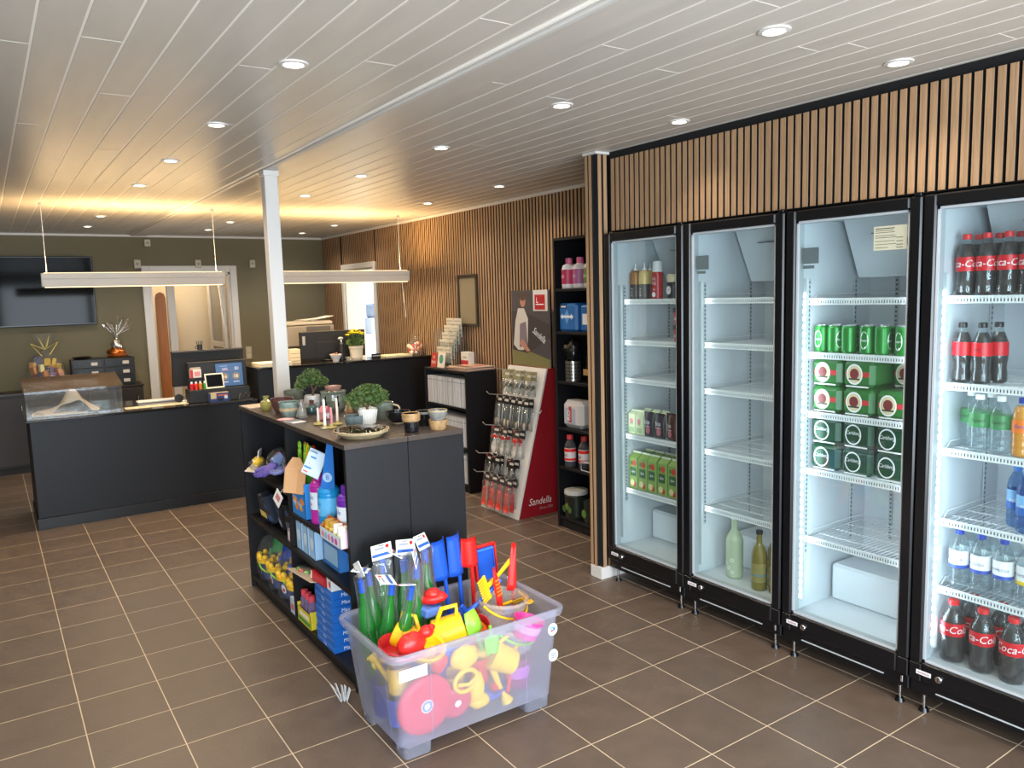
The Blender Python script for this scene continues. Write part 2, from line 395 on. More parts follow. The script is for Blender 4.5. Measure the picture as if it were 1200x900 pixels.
# rooms beyond the two doorways
MB().bx(.9, 3.4, 10.55, 10.65, 0, ZC, M_CREAM).struct('wall_corridor')
MB().bx(.9, 1.0, YB + .12, 10.55, 0, ZC, M_CREAM).struct('wall_corridor_left')
MB().bx(2.75, 2.85, YB + .12, 10.55, 0, ZC, M_CREAM).struct('wall_corridor_right')
MB().bx(3.62, 6.3, 9.9, 10.0, 0, ZC, M_WHITE).struct('wall_office_back')
MB().bx(3.62, 6.3, 6.4, 6.5, 0, ZC, M_WHITE).struct('wall_office_front')
b = MB(); b.bx(5.6, 5.7, 6.5, 7.6, 0, ZC, M_WHITE).bx(5.6, 5.7, 9.6, 9.9, 0, ZC, M_WHITE).bx(5.6, 5.7, 7.6, 9.6, 0, .75, M_WHITE).bx(5.6, 5.7, 7.6, 9.6, 2.1, ZC, M_WHITE); b.struct('wall_office_right')
# left wall and the window front behind the camera
MB().bx(XL - .1, XL, YF, YB, 0, ZC, M_OLIVE).struct('wall_left')
WIN = ((-2.3, -.2), (.3, 2.5))
b = MB(); xs = [XL] + [q for w in WIN for q in w] + [XR + .1]
for i in range(0, len(xs), 2): b.bx(xs[i], xs[i + 1], YF - .12, YF, 0, ZC, M_OLIVE)
for a, c in WIN: b.bx(a, c, YF - .12, YF, 0, .12, M_OLIVE); b.bx(a, c, YF - .12, YF, 2.15, ZC, M_OLIVE)
b.struct('wall_front')
def window(n, fr, pane, lampargs):
    f = MB()
    for q in fr: f.bx(*q, M_WHITE, .004)
    w = f.struct('window_%d' % n); MB().bx(*pane, M_GLASS).to(w, 'window_pane')
    lamp(**lampargs)
DAY = 1.0
for i, (a, c) in enumerate(WIN):
    m = (a + c) / 2; y0, y1 = YF - .08, YF - .03
    window(i + 1, [(a, a + .05, y0, y1, .12, 2.15), (c - .05, c, y0, y1, .12, 2.15), (m - .025, m + .025, y0, y1, .12, 2.15), (a, c, y0, y1, .12, .2), (a, c, y0, y1, 2.1, 2.15)],
           (a + .05, c - .05, YF - .058, YF - .052, .2, 2.1), dict(kind='AREA', loc=(m, YF - .02, 1.15), energy=245 * DAY, color=(.80, .90, 1.0), rot=(pi / 2, 0, 0), shape='RECTANGLE', size=c - a - .1, size_y=1.85))
window(3, [(5.62, 5.67, 7.6, 7.65, .75, 2.1), (5.62, 5.67, 9.55, 9.6, .75, 2.1), (5.62, 5.67, 8.55, 8.6, .75, 2.1), (5.62, 5.67, 7.6, 9.6, .75, .8), (5.62, 5.67, 7.6, 9.6, 2.05, 2.1)],
       (5.642, 5.648, 7.65, 9.55, .8, 2.05), dict(kind='AREA', loc=(5.58, 8.6, 1.43), energy=260, color=(.84, .92, 1.0), rot=(0, pi / 2, 0), shape='RECTANGLE', size=1.3, size_y=1.9))
wd = bpy.data.worlds.new('sky'); SC.world = wd; wd.use_nodes = True
bg = wd.node_tree.nodes['Background']; bg.inputs[0].default_value = (.62, .78, 1, 1); bg.inputs[1].default_value = 1.6

# ------------------------------------------------------------------ ceiling lights
M_BULB = glow('downlight_glow', (255, 240, 214), 14); M_BULB_OFF = mat('downlight_lens', (240, 226, 200), .3)
WARM = (1.0, .86, .70)
def downlight(x, y, label, on=True, w=27, group='recessed ceiling spots'):
    t = thing('ceiling_downlight', label, 'ceiling light', (x, y, ZC), 0, group)
    MB().lathe([(.030, -.002), (.034, -.006), (.047, -.004), (.048, .001)], M_WHITE, 24).to(t, 'trim_ring')
    MB().lathe([(.0305, .0005), (.0295, -.0035), (.0, -.0042)], M_BULB if on else M_BULB_OFF, 20).to(t, 'lens')
    if on: lamp('SPOT', (0, 0, -.02), w * (.45 if x == 2.65 else 1), WARM, t, spot_size=radians(105 if x == 2.65 else 150), spot_blend=.95, shadow_soft_size=.03)
    return t
DL = [(.885, [(2.505, 'nearest'), (3.49, 'second nearest'), (4.455, 'third nearest'), (5.44, 'fourth nearest'), (6.42, 'unlit'), (7.40, 'second furthest'), (8.38, 'furthest')], 'left row of boards'),
      (1.99, [(1.53, 'nearest'), (2.545, 'second nearest'), (3.54, 'third nearest'), (4.545, 'fourth nearest'), (5.545, 'fifth nearest'), (7.60, 'second furthest'), (8.46, 'furthest')], 'middle row beside the beam'),
      (2.65, [(1.53, 'nearer'), (2.54, 'further')], 'short row along the fridges'),
      (3.035, [(4.60, 'nearest'), (5.65, 'second nearest'), (7.66, 'second furthest'), (8.63, 'furthest')], 'row along the slatted wall')]
for x, ys, row in DL:
    for y, n in ys: downlight(x, y, 'round white recessed spot, %s in the %s' % (n, row), n != 'unlit')
for x, y in ((-.22, 2.5), (-.22, 4.45), (-.22, 6.4), (.885, .5), (.885, 1.5), (1.99, .5), (2.65, .5), (-.22, .5), (-1.3, 3.5), (-1.3, 6.4)):  # unseen spots added for extra illumination
    downlight(x, y, 'added round white recessed spot, out of view, lighting the shop near the windows', group='added spots out of view')
M_TUBE = glow('pendant_glow', (255, 226, 180), 2.2)
M_PEND = mat('pendant_white', (186, 178, 166), .45)
def pendant(x0, x1, label, cords):
    t = thing('pendant_light', label, 'pendant lamp', ((x0 + x1) / 2, 6.58, 1.77), 0, 'linear pendants over the counters')
    h = (x1 - x0) / 2
    MB().bx(-h, h, -.035, .035, .006, .100, M_PEND, .004).bx(-h, h, -.038, .038, .06, .103, M_PEND, .003).to(t, 'housing')
    MB().bx(-h + .02, h - .02, -.03, .03, 0, .0055, M_TUBE).to(t, 'lower_diffuser')
    MB().bx(-h + .02, h - .02, -.03, .03, .1035, .107, M_TUBE).to(t, 'upper_diffuser')
    for k, cx in enumerate(cords):
        MB().cyl((cx, 0, .104), (cx, 0, ZC - 1.77), .002, M_WIRE, seg=6).cyl((cx, 0, ZC - 1.79), (cx, 0, ZC - 1.771), .012, M_PEND).to(t, 'suspension_cord')
    c = cords[-1] + .0
    MB().cyl((c, -.03, .0), (c + .012, -.03, -.15), .0015, M_WIRE, seg=6).cyl((c + .012, -.03, -.15), (c + .014, -.03, -.19), .004, M_WHITE, seg=8).cyl((c + .014, -.03, -.19), (c + .024, -.03, -.30), .0015, M_WIRE, seg=6).cyl((c + .024, -.03, -.30), (c + .025, -.03, -.325), .004, M_WHITE, seg=8).to(t, 'pull_cord')
    lamp('AREA', (0, 0, .115), 26, (1, .66, .30), t, (pi, 0, 0), shape='RECTANGLE', size=2 * h - .05, size_y=.06)
    lamp('AREA', (0, 0, -.004), 14, (1, .78, .50), t, (0, 0, 0), shape='RECTANGLE', size=2 * h - .05, size_y=.06)
pendant(.37, 1.645, 'white linear pendant lamp hanging over the low service counter', (-.60, .58))
pendant(2.0, 3.30, 'white linear pendant lamp over the tall counter, partly behind the pillar', (-.55, .57))
# ------------------------------------------------------------------ display fridges
M_FIN = mat('fridge_white', (206, 212, 217), .38)
M_FBLK = mat('fridge_black', (12, 13, 16), .28)
M_SLOT = mat('slot_dark', (70, 76, 80), .6)
M_GASK = mat('gasket_grey', (176, 182, 186), .35)
M_DOORGLASS = clear('fridge_glass', (244, 249, 249), .012, .0, .95)
M_LED = glow('fridge_led', (226, 240, 255), 17)
FX = 2.82; FH = 1.94; FW = .574; GZ0, GZ1 = .205, 1.895
def fridge(yc, shelves, label, led=False, power=0, energy_label=False, tint=(.80, .90, 1.0)):
    """local x runs back from the door face, local y across"""
    t = thing('display_fridge', label, 'fridge', (FX, yc, 0), 0, 'glass door fridges')
    h = FW / 2; D = .62
    b = MB()
    for s in (-1, 1):
        b.bx(.05, D, s * h, s * (h - .006), .075, FH, M_FBLK); b.bx(.06, D - .006, s * (h - .006), s * (h - .034), .2, 1.92, M_FIN)
    b.bx(D - .006, D, -h, h, .075, FH, M_FBLK).bx(D - .05, D - .006, -h + .034, h - .034, .2, 1.92, M_FIN)
    b.bx(.05, D, -h, h, FH - .02, FH, M_FBLK).bx(.06, D - .006, -h + .006, h - .006, 1.905, 1.92, M_FIN)
    b.bx(.05, D, -h, h, .075, .19, M_FBLK).bx(.06, D - .006, -h + .006, h - .006, .19, .2, M_FIN)
    b.bx(.29, D - .05, -h + .034, h - .05, .2, .37, M_FIN, .012)                 # raised step over the compressor
    b.to(t, 'body')
    b = MB()
    for zz in (.10, .112, .124, .136): b.bx(.02, .05, -h + .09, h - .09, zz, zz + .006, M_FBLK)
    b.bx(.012, .05, -h, h, .072, .19, M_FBLK, .004); b.bx(.008, .013, -h + .1, h - .1, .095, .099, M_GASK)
    b.to(t, 'base_grille')
    for x in (.035, D - .06):
        for s in (-1, 1): MB().cyl((x, s * (h - .045), .012), (x, s * (h - .045), .078), .006, M_CHROME, seg=8).cyl((x, s * (h - .045), 0), (x, s * (h - .045), .014), .02, M_FBLK, r1=.014, seg=12).to(t, 'leg')
    b = MB(); fw = .046
    b.bx(0, .045, -h, -h + fw, .195, FH, M_FBLK, .006).bx(0, .045, h - fw, h, .195, FH, M_FBLK, .006).bx(0, .045, -h + fw, h - fw, GZ1, FH, M_FBLK, .006).bx(0, .045, -h + fw, h - fw, .125, GZ0, M_FBLK, .006).bx(0, .045, -h, -h + fw, .125, .196, M_FBLK, .004).bx(0, .045, h - fw, h, .125, .196, M_FBLK, .004)
    g = .009
    b.bx(.012, .05, -h + fw, -h + fw + g, GZ0, GZ1, M_GASK).bx(.012, .05, h - fw - g, h - fw, GZ0, GZ1, M_GASK).bx(.012, .05, -h + fw, h - fw, GZ1 - g, GZ1, M_GASK).bx(.012, .05, -h + fw, h - fw, GZ0, GZ0 + g, M_GASK)
    d = b.to(t, 'door')
    MB().bx(.016, .020, -h + fw, h - fw, GZ0, GZ1, M_DOORGLASS).to(d, 'glass_pane')
    MB().bx(-.002, .001, h - .085, h - .030, .156, .172, C('e8e8ea', .4)).bx(-.0025, -.001, h - .08, h - .035, .160, .168, C('b9a3a8', .4)).to(d, 'badge')
    if energy_label: MB().bx(.0205, .0212, h - .145, h - .068, 1.72, 1.785, C('6f777c', .5)).bx(.0205, .0212, h - .125, h - .072, 1.70, 1.713, C('6f777c', .5)).to(d, 'spec_sticker', 'grey information sticker on the glass')
    MB().lathe([(.013, 0), (.013, .006), (.011, .009), (.004, .0095)], M_CHROME, 16, frame((0, h - .115, .163), (0, -1, 0), (0, 0, 1))).bx(-.0105, -.009, h - .1165, h - .1135, .156, .170, M_FBLK).to(d, 'lock')
    MB().bx(.0, .03, -h + .004, -h + .03, FH - .001, FH + .012, M_FBLK, .002).to(d, 'hinge')
    MB().cyl((.0, -h + .02, .1), (.0, -h + .02, .125), .006, M_CHROME, seg=8).to(d, 'hinge_pin')
    # evaporator cover under the roof
    MB().prism([(.28, 1.905), (.57, 1.905), (.57, 1.66), (.40, 1.66)], 2 * h - .13, M_FIN, frame((0, h - .085, 0), (1, 0, 0), (0, 0, 1))).bx(.30, .31, h - .30, h - .20, 1.84, 1.843, M_SLOT).to(t, 'evaporator_cover')
    b = MB()
    for i in range(6): b.lathe([(.012 + .008 * i, 0), (.014 + .008 * i, .002)], M_SLOT, 20, frame((.335, -.10, 1.79), (0, -1, 0), (.12, 0, -.245)))
    b.to(t, 'fan_grille')
    for sx in (.11, .45):
        for s in (-1, 1):
            b = MB(); yy = s * (h - .036)
            b.bx(sx - .008, sx + .008, yy, yy - s * .006, .45, 1.66, M_GASK)
            for k in range(60): b.bx(sx - .004, sx + .004, yy - s * .006, yy - s * .0068, .46 + k * .02, .468 + k * .02, M_SLOT)
            b.to(t, 'shelf_rail')
    b = MB()
    for s in (-.12, .12):
        b.bx(D - .056, D - .05, s - .008, s + .008, .45, 1.66, M_GASK)
        for k in range(60): b.bx(D - .0568, D - .056, s - .004, s + .004, .46 + k * .02, .468 + k * .02, M_SLOT)
    b.to(t, 'back_rail')
    for z in shelves:
        b = MB(); y0, y1 = -h + .042, h - .042; x0, x1 = .105, .53
        n = 24
        for k in range(n + 1):
            y = y0 + (y1 - y0) * k / n; b.cyl((x0, y, z - .004), (x1, y, z - .004), .0016, M_WIRE, seg=5)
        for x in (x0 + .1, x0 + .21, x0 + .32): b.cyl((x, y0, z - .007), (x, y1, z - .007), .0025, M_WIRE, seg=6)
        b.tube([(x0, y0, z - .004), (x1, y0, z - .004), (x1, y1, z - .004), (x0, y1, z - .004)], .003, M_WIRE, 6, True)
        b.tube([(x0 + .03, y0, z - .004), (x0 + .06, y0, z + .02), (x1, y0, z + .02), (x1, y1, z + .02), (x0 + .06, y1, z + .02), (x0 + .03, y1, z - .004)], .002, M_WIRE, 5)
        b.bx(x0 - .004, x0 + .002, y0, y1, z - .002, z + .004, M_WIRE, .001).bx(x0 - .004, x0 + .002, y0, y1, z - .024, z - .018, M_WIRE, .001).bx(x0 + .001, x0 + .003, y0, y1, z - .02, z, M_SLOT)
        m = 44
        for k in range(m + 1):
            y = y0 + (y1 - y0) * k / m; b.bx(x0 - .003, x0 + .001, y - .0028, y + .0028, z - .02, z, M_WIRE)
        b.to(t, 'shelf')
    for sg in (1, -1): MB().bx(.062, .078, sg * (h - .062), sg * (h - .036), .25, 1.66, C('d4dade', .3)).to(t, 'light_housing')  # right-hand housing is added out of view for the added lamp
    if led:
        b = MB(); z = .27
        while z < 1.62: b.lathe([(.010, 0), (.008, .003), (0, .004)], M_LED, 10, frame((.0615, h - .05, z), (0, -1, 0), (0, 0, 1))); z += .033
        b.to(t, 'led_strip')
    if power:
        for sg in (1, -1): lamp('AREA', (.085, sg * (h - .065), .95), power, tint, t, (0, radians(-90), radians(-35 * sg)), shape='RECTANGLE', size=1.35, size_y=.03)  # right lamp added unseen for the left wall; first two fridges get added fill
    return t
FY = (2.975, 2.397, 1.814, 1.235)
F1 = fridge(FY[0], (1.58, 1.357, 1.148, .834, .525), 'black glass door fridge of sauces, juice cartons and pouches beside the slatted partition', power=.5, tint=(.94, .97, 1))
F2 = fridge(FY[1], (1.58, 1.364, 1.137, .834, .543), 'nearly empty black glass door fridge with wine bottles on its floor', power=.55, energy_label=True, tint=(.94, .97, 1))
F3 = fridge(FY[2], (1.572, 1.344, 1.088, .837, .531), 'black glass door fridge of green cans with a notice on its glass', True, 1.9, True)
F4 = fridge(FY[3], (1.575, 1.257, 1.011, .742, .479), 'black glass door fridge of cola and water bottles at the end of the row', True, 1.9)
# notice on the third door
t = thing('paper_notice', 'cream paper notice of small print taped inside the top of the beer fridge glass', 'notice', (FX + .021, 1.645, 1.80))
b = MB().bx(0, .0006, -.055, .075, -.045, .045, C('f0dcc2', .6)); b.to(t, 'sheet')
b = MB(); rnd = random.Random(5)
for i, z in enumerate((.034, .027, .020, .008, .001, -.012, -.024, -.036)):
    b.bx(-.0006, 0, .068 - (rnd.uniform(.05, .085) if i else .075), .068, z, z + (.0035 if i == 0 else .002), C('57504a', .7))
for z in (-.002, -.015, -.028, -.038): b.bx(-.0006, 0, -.04, -.015, z, z + .003, C('7a7068', .7))
b.to(t, 'print')

# ------------------------------------------------------------------ drinks and food in the fridges
M_PET = clear('clear_bottle', (236, 244, 246), .06, .06, 1.)
M_COLA = mat('cola', (26, 10, 7), .12, coat=.3)
M_RED = mat('label_red', (206, 22, 34), .35)
M_LW = mat('label_white', (238, 240, 242), .4)
def Y2(fr, y): return FY[fr] + y
def bottle(name, label, cat, loc, H, R, prof, m, cap, band=None, word=None, wcol=None, wsize=.02, group=None, rz=0, fill=None, fcol=None, extra=None):
    """prof: list of (r/R, z/H). band: (z0, z1, material). The label is seen along local -x"""
    t = thing(name, label, cat, loc, rz, group)
    P = [(r * R, z * H) for r, z in prof]
    b = MB().lathe(P, m, 20); b.to(t, 'bottle_body')
    if fill:
        def rad(z):
            for (r0, z0), (r1, z1) in zip(P, P[1:]):
                if z0 <= z <= z1 and z1 > z0: return r0 + (r1 - r0) * (z - z0) / (z1 - z0)
            return P[-1][0]
        zt = fill * H; q = [(r * .955, z + .001) for r, z in P if z < zt] + [(rad(zt) * .955, zt), (0, zt + .0005)]
        MB().lathe(q, fcol, 18).to(t, 'drink')
    zt = P[-1][1]; cr = P[-1][0]
    MB().lathe([(cr * 1.12, zt - .012), (cr * 1.14, zt - .01), (cr * 1.14, zt + .004), (cr * .95, zt + .007), (0, zt + .007)], cap, 16).to(t, 'cap')
    if band:
        z0, z1, bm = band; b = MB().lathe([(R * 1.008, z0 * H), (R * 1.012, z0 * H + .001), (R * 1.012, z1 * H - .001), (R * 1.008, z1 * H)], bm, 22)
        if extra: extra(b, R * 1.013, z0 * H, z1 * H)
        if word:
            M = frame((0, 0, (z0 + z1) / 2 * H - wsize * .3), (0, -1, 0), (0, 0, 1))
            b.text(word, wsize, wcol or M_LW, M, .25, .5, .95, bend=R * 1.02)
        b.to(t, 'wrap_label')
    return t
P_COLA = [(0, .008), (.7, 0), (.93, .02), (1, .06), (.99, .16), (.90, .25), (.92, .33), (1, .42), (1, .60), (.94, .68), (.72, .78), (.47, .87), (.36, .91), (.36, .955), (.40, .96), (.40, .968)]
P_WATER = [(0, .008), (.75, 0), (.95, .025), (1, .08), (.96, .14), (1, .2), (.96, .27), (.99, .33), (.99, .62), (1, .68), (.86, .78), (.55, .88), (.36, .92), (.36, .965), (.38, .97)]
P_WINE = [(0, .01), (.9, 0), (1, .02), (1, .56), (.96, .62), (.75, .70), (.45, .76), (.36, .80), (.36, .97), (.40, .972), (.40, .985)]
CAPR, CAPB, CAPK, CAPW, CAPY = C('d42a2c', .35), C('2541a8', .35), C('1a1a1c', .35), C('f2f4f4', .35), C('f0cc1e', .35)
XF = FX + .152                                                   # front row on a shelf
rnd = random.Random(11)
# fridge 4, top shelf: cola, two rows
proto = None
def place(proto, maker, loc, label, rz=0, group=None):
    if proto is None: return maker(loc, label, rz, group)
    dup(proto, loc, label, rz, group); return proto
def cola_small(loc, label, rz, g): return bottle('cola_bottle', label, 'bottle', loc, .222, .033, P_COLA, M_PET, CAPR, (.40, .63, M_RED), 'Coca-Cola', M_LW, .036, g, rz, .84, M_COLA)
pr = None; G = 'small red capped cola bottles on the top shelf'
for i, y in enumerate((1.442, 1.372, 1.302, 1.232, 1.162, 1.092)):
    pr = place(pr, cola_small, (XF + .005, y, 1.577), 'small red capped cola bottle in the top shelf front row, %s from the left' % ('first', 'second', 'third', 'fourth', 'fifth', 'sixth')[i], rnd.uniform(-.35, .35), G)
for i, y in enumerate((1.435, 1.365, 1.295, 1.225)):
    pr = place(pr, cola_small, (XF + .078, y, 1.577), 'small cola bottle standing behind the front row on the top shelf', rnd.uniform(-.5, .5), G + ', second row')
MB().bx(XF + .045 - .085, XF + .12, 1.015, 1.448, 1.5772, 1.581, M_BLK).bx(XF + .11, XF + .113, 1.02, 1.446, 1.58, 1.72, M_BLK).bx(XF - .035, XF + .113, 1.444, 1.4465, 1.58, 1.70, M_BLK)
def zero(loc, label, rz, g): return bottle('cola_bottle', label, 'bottle', loc, .222, .033, P_COLA, M_PET, CAPK, (.46, .68, M_RED), 'zero', M_BLK, .018, g, rz, .84, M_COLA)
pr = None
for x, y, w in ((.0, 1.443, 'left'), (.0, 1.374, 'middle'), (.064, 1.348, 'right')):
    pr = place(pr, zero, (XF + x, y, 1.259), 'black capped small cola bottle, %s of the three on the second shelf' % w, rnd.uniform(-.6, .6), 'black capped cola bottles')
M_GL = clear('green_label', (150, 214, 160), .55, .2, .6, (126, 205, 140))
def stripe(col, f0, f1):
    def fn(b, r, z0, z1): b.lathe([(r, z0 + (z1 - z0) * f0), (r + .0003, z0 + (z1 - z0) * f0 + .0005), (r + .0003, z0 + (z1 - z0) * f1 - .0005), (r, z0 + (z1 - z0) * f1)], col, 22)
    return fn
def squash(loc, label, rz, g): return bottle('squash_bottle', label, 'bottle', loc, .208, .034, P_WATER, M_PET, CAPW, (.44, .68, M_GL), 'Squash', M_BLK, .018, g, rz, extra=stripe(C('2f8f4a', .4), .0, .12))
pr = None
for x, y, w in ((.0, 1.372, 'front left'), (.0, 1.301, 'front right'), (.08, 1.440, 'back left'), (.08, 1.368, 'back right')):
    pr = place(pr, squash, (XF + x, y, 1.013), 'clear soft drink bottle with green label and white cap, %s of four' % w, rnd.uniform(-.4, .4), 'green labelled squash bottles')
bottle('orange_soda_bottle', 'orange soda bottle with blue cap beside the green labelled bottles', 'bottle', (XF, 1.230, 1.013), 0.208, .034, P_WATER, M_PET, CAPB, (.42, .64, C('e87722', .35)), 'Fanta', C('2541a8', .4), .02, None, .2, .86, mat('orange_soda', (240, 150, 20), .15))
def blue(loc, label, rz, g): return bottle('water_bottle', label, 'bottle', loc, .222, .032, P_WATER, clear('blue_bottle', (170, 205, 235), .12, .06, 1., (120, 170, 220)), C('3f7fd0', .35), (.30, .62, C('7db4e6', .35)), 'aqua', M_LW, .02, g, rz, extra=stripe(C('2a63b8', .4), .0, .4))
pr = None
for x, y, w in ((.0, 1.205, 'front'), (.06, 1.262, 'rear left'), (.068, 1.18, 'rear right')):
    pr = place(pr, blue, (XF + x, y, .744), 'blue tinted water bottle on the fourth shelf, %s of three' % w, rnd.uniform(-.3, .3), 'blue water bottles')
def ram(capm, base):
    def f(loc, label, rz, g): return bottle('mineral_water_bottle', label, 'bottle', loc, .225, .034, P_WATER, M_PET, capm, (.36, .66, M_LW), 'RAMLÖSA', C('243a78', .4), .0145, g, rz, extra=stripe(base, 0, .2))
    return f
pr = None; rb = ram(CAPB, C('3a55b4', .4)); G = 'blue capped mineral water bottles'
for i, y in enumerate((1.425, 1.347, 1.27)): pr = place(pr, rb, (XF, y, .481), 'blue capped mineral water bottle in the front row, %s from the left' % ('first', 'second', 'third')[i], rnd.uniform(-.2, .2), G)
for i, y in enumerate((1.43, 1.352, 1.275)): pr = place(pr, rb, (XF + .085, y, .481), 'blue capped mineral water bottle standing behind the front row', rnd.uniform(-.3, .3), G + ', second row')
ram(CAPY, C('e6c81e', .4))((XF, 1.192, .481), 'yellow capped mineral water bottle at the end of the water row', .1, None)
def big(loc, label, rz, g): return bottle('large_cola_bottle', label, 'bottle', loc, .238, .042, P_COLA, M_PET, CAPR, (.44, .65, M_RED), 'Coca-Cola', M_LW, .040, g, rz, .84, M_COLA)
pr = None; G = 'large cola bottles on the fridge floor'
for i, (y, r) in enumerate(((1.423, -.15), (1.318, -.1), (1.215, .75))): pr = place(pr, big, (XF - .03, y, .2015), 'large cola bottle on the fridge floor, front row, %s' % ('at the left', 'in the middle', 'barcode showing at the right')[i], r, G)
for i, (y, r) in enumerate(((1.40, .5), (1.30, -.4), (1.20, .2))): pr = place(pr, big, (XF + .075, y, .2015), 'large cola bottle standing behind the front row on the fridge floor', r, G + ', second row')
# fridge 3: cans and packs
M_GRN = mat('beer_green', (38, 128, 50), .3, .25); M_DGRN = mat('beer_dark_green', (16, 66, 42), .3, .15); M_ALU = mat('can_alu', (190, 194, 196), .3, .9)
def oval(b, M, rx, rz_, m, th=.0006, seg=20):
    b.prism([(rx * cos(2 * pi * k / seg), rz_ * sin(2 * pi * k / seg)) for k in range(seg)], th, m, M)
def can(loc, label, rz, g):
    t = thing('beer_can', label, 'can', loc, rz, g)
    b = MB().lathe([(0, .004), (.024, .002), (.026, 0), (.031, .008), (.031, .106), (.027, .114)], M_GRN, 18)
    vs = [(.0315 * sin(a) , z) for a, z in ()]
    r = .0313
    for w, h_, m, e in ((.9, .036, M_LW, 0), (.72, .028, M_GRN, .0003)):
        P = [(r * 1. + e, w * cos(q), h_ * sin(q)) for q in [2 * pi * k / 18 for k in range(18)]]
        b.add([(-p[0] * cos(p[1] * .62), -p[0] * sin(p[1] * .62), .057 + p[2]) for p in P], [tuple(range(18))[::-1]], m)
    b.text('beer', .016, M_LW, frame((0, 0, .052), (0, -1, 0), (0, 0, 1)), .2, .5, 1, bend=r + .0012)
    b.to(t, 'can_body'); MB().lathe([(.027, .1135), (.0275, .116), (.025, .116), (.0245, .112), (0, .1122)], M_ALU, 18).to(t, 'lid'); return t
pr = None; G = 'green beer cans on the second shelf'
for i, y in enumerate((2.025, 1.962, 1.899, 1.817, 1.752, 1.665, 1.60)): pr = place(pr, can, (XF + .002, y, 1.346), 'green beer can in the front row, %s from the left' % ('first', 'second', 'third', 'fourth', 'fifth', 'sixth', 'seventh')[i], (0, 1.2, -1.3, .1, 1.7, -.2, .3)[i], G)
for i, y in enumerate((2.0, 1.93, 1.86, 1.79, 1.72, 1.65)): pr = place(pr, can, (XF + .068, y, 1.346), 'green beer can standing behind the front row', 1.2, G + ', second row')
def pack(green, band):
    def f(loc, label, rz, g):
        w, d, h_ = .140, .2, .114
        t = thing('beer_pack', label, 'pack of cans', loc, rz, g)
        MB().bx(-.0, d, -w / 2, w / 2, 0, h_, green, .018).to(t, 'wrap')
        b = MB()
        if band: b.bx(-.0008, .0, -w / 2 + .018, w / 2 - .018, h_ * .42, h_ * .60, C('c8323a', .35))
        M = faceX(-.001, .012, h_ * .5)
        oval(b, M, .036, .043, M_LW); oval(b, faceX(-.0015, .012, h_ * .5), .031, .037, C('d8c9a4', .4) if band else green)
        if band: oval(b, faceX(-.002, .012, h_ * .52), .020, .022, C('7a2a2e', .4)); b.bx(-.0028, -.002, -.012, .036, h_ * .3, h_ * .36, C('3a4034', .4))
        else: b.text('Carlsberg', .022, M_LW, faceX(-.0022, .012, h_ * .5), .25, .5, .75)
        b.bx(-.0006, 0, -w / 2 + .02, w / 2 - .02, .004, .01, C('e8ece8', .4)); b.to(t, 'front_print'); return t
    return f
R3 = ('left', 'middle', 'right')
pr = None; f = pack(mat('pack_green', (44, 108, 46), .3), True)
for z, tier in ((1.090, 'lower'), (1.2055, 'upper')):
    for i, y in enumerate((1.985, 1.838, 1.691)):
        if tier == 'upper' and i == 2: pr = place(pr, f, (XF + .1, y + .01, z), 'green pack of cans with red band set back at the right of the upper tier', 0, 'red banded beer packs'); continue
        pr = place(pr, f, (XF - .03, y, z), 'green pack of cans with red band, %s of the %s tier' % (R3[i], tier), 0, 'red banded beer packs')
pr = None; f = pack(M_DGRN, False)
for z, tier in ((.839, 'lower'), (.9545, 'upper')):
    for i, y in enumerate((1.985, 1.838, 1.691)): pr = place(pr, f, (XF - .03, y, z), 'dark green pack of cans with white oval, %s of the %s tier' % (R3[i], tier), 0, 'dark green beer packs')
# fridge 2: wine
bottle('sparkling_wine_bottle', 'frosted pale green wine bottle with white neck foil standing alone', 'bottle', (XF + .02, 2.505, .201), .31, .042, P_WINE, mat('frost_glass', (176, 190, 160), .35), C('eef0ee', .4), (.08, .40, mat('frost_glass', (176, 190, 160), .35)), None,
       extra=lambda b, r, z0, z1: [b.text('o', .04, M_LW, frame((0, 0, z0 + .02 * i), (0, -1, 0), (0, 0, 1)) @ RY(.0), 0, .5 + (i % 3 - 1) * .9, 1, bend=r + .001) for i in range(4)])
def wine(loc, label, rz, g): return bottle('white_wine_bottle', label, 'bottle', loc, .285, .036, P_WINE, mat('wine_green', (122, 112, 44), .1, coat=.4), CAPK, (.14, .46, mat('wine_label', (150, 140, 80), .4)), None, None, .02, g, rz, extra=lambda b, r, z0, z1: b.lathe([(r, z0 + .03), (r + .0004, z0 + .0305), (r + .0004, z0 + .0395), (r, z0 + .04)], C('6f8a90', .4), 20))
pr = None
for x, y, w in ((-.02, 2.325, 'front left'), (.065, 2.30, 'rear'), (.0, 2.24, 'front right')): pr = place(pr, wine, (XF + x, y, .201), 'yellow green white wine bottle with black top, %s of three' % w, 0, 'black topped white wine bottles')
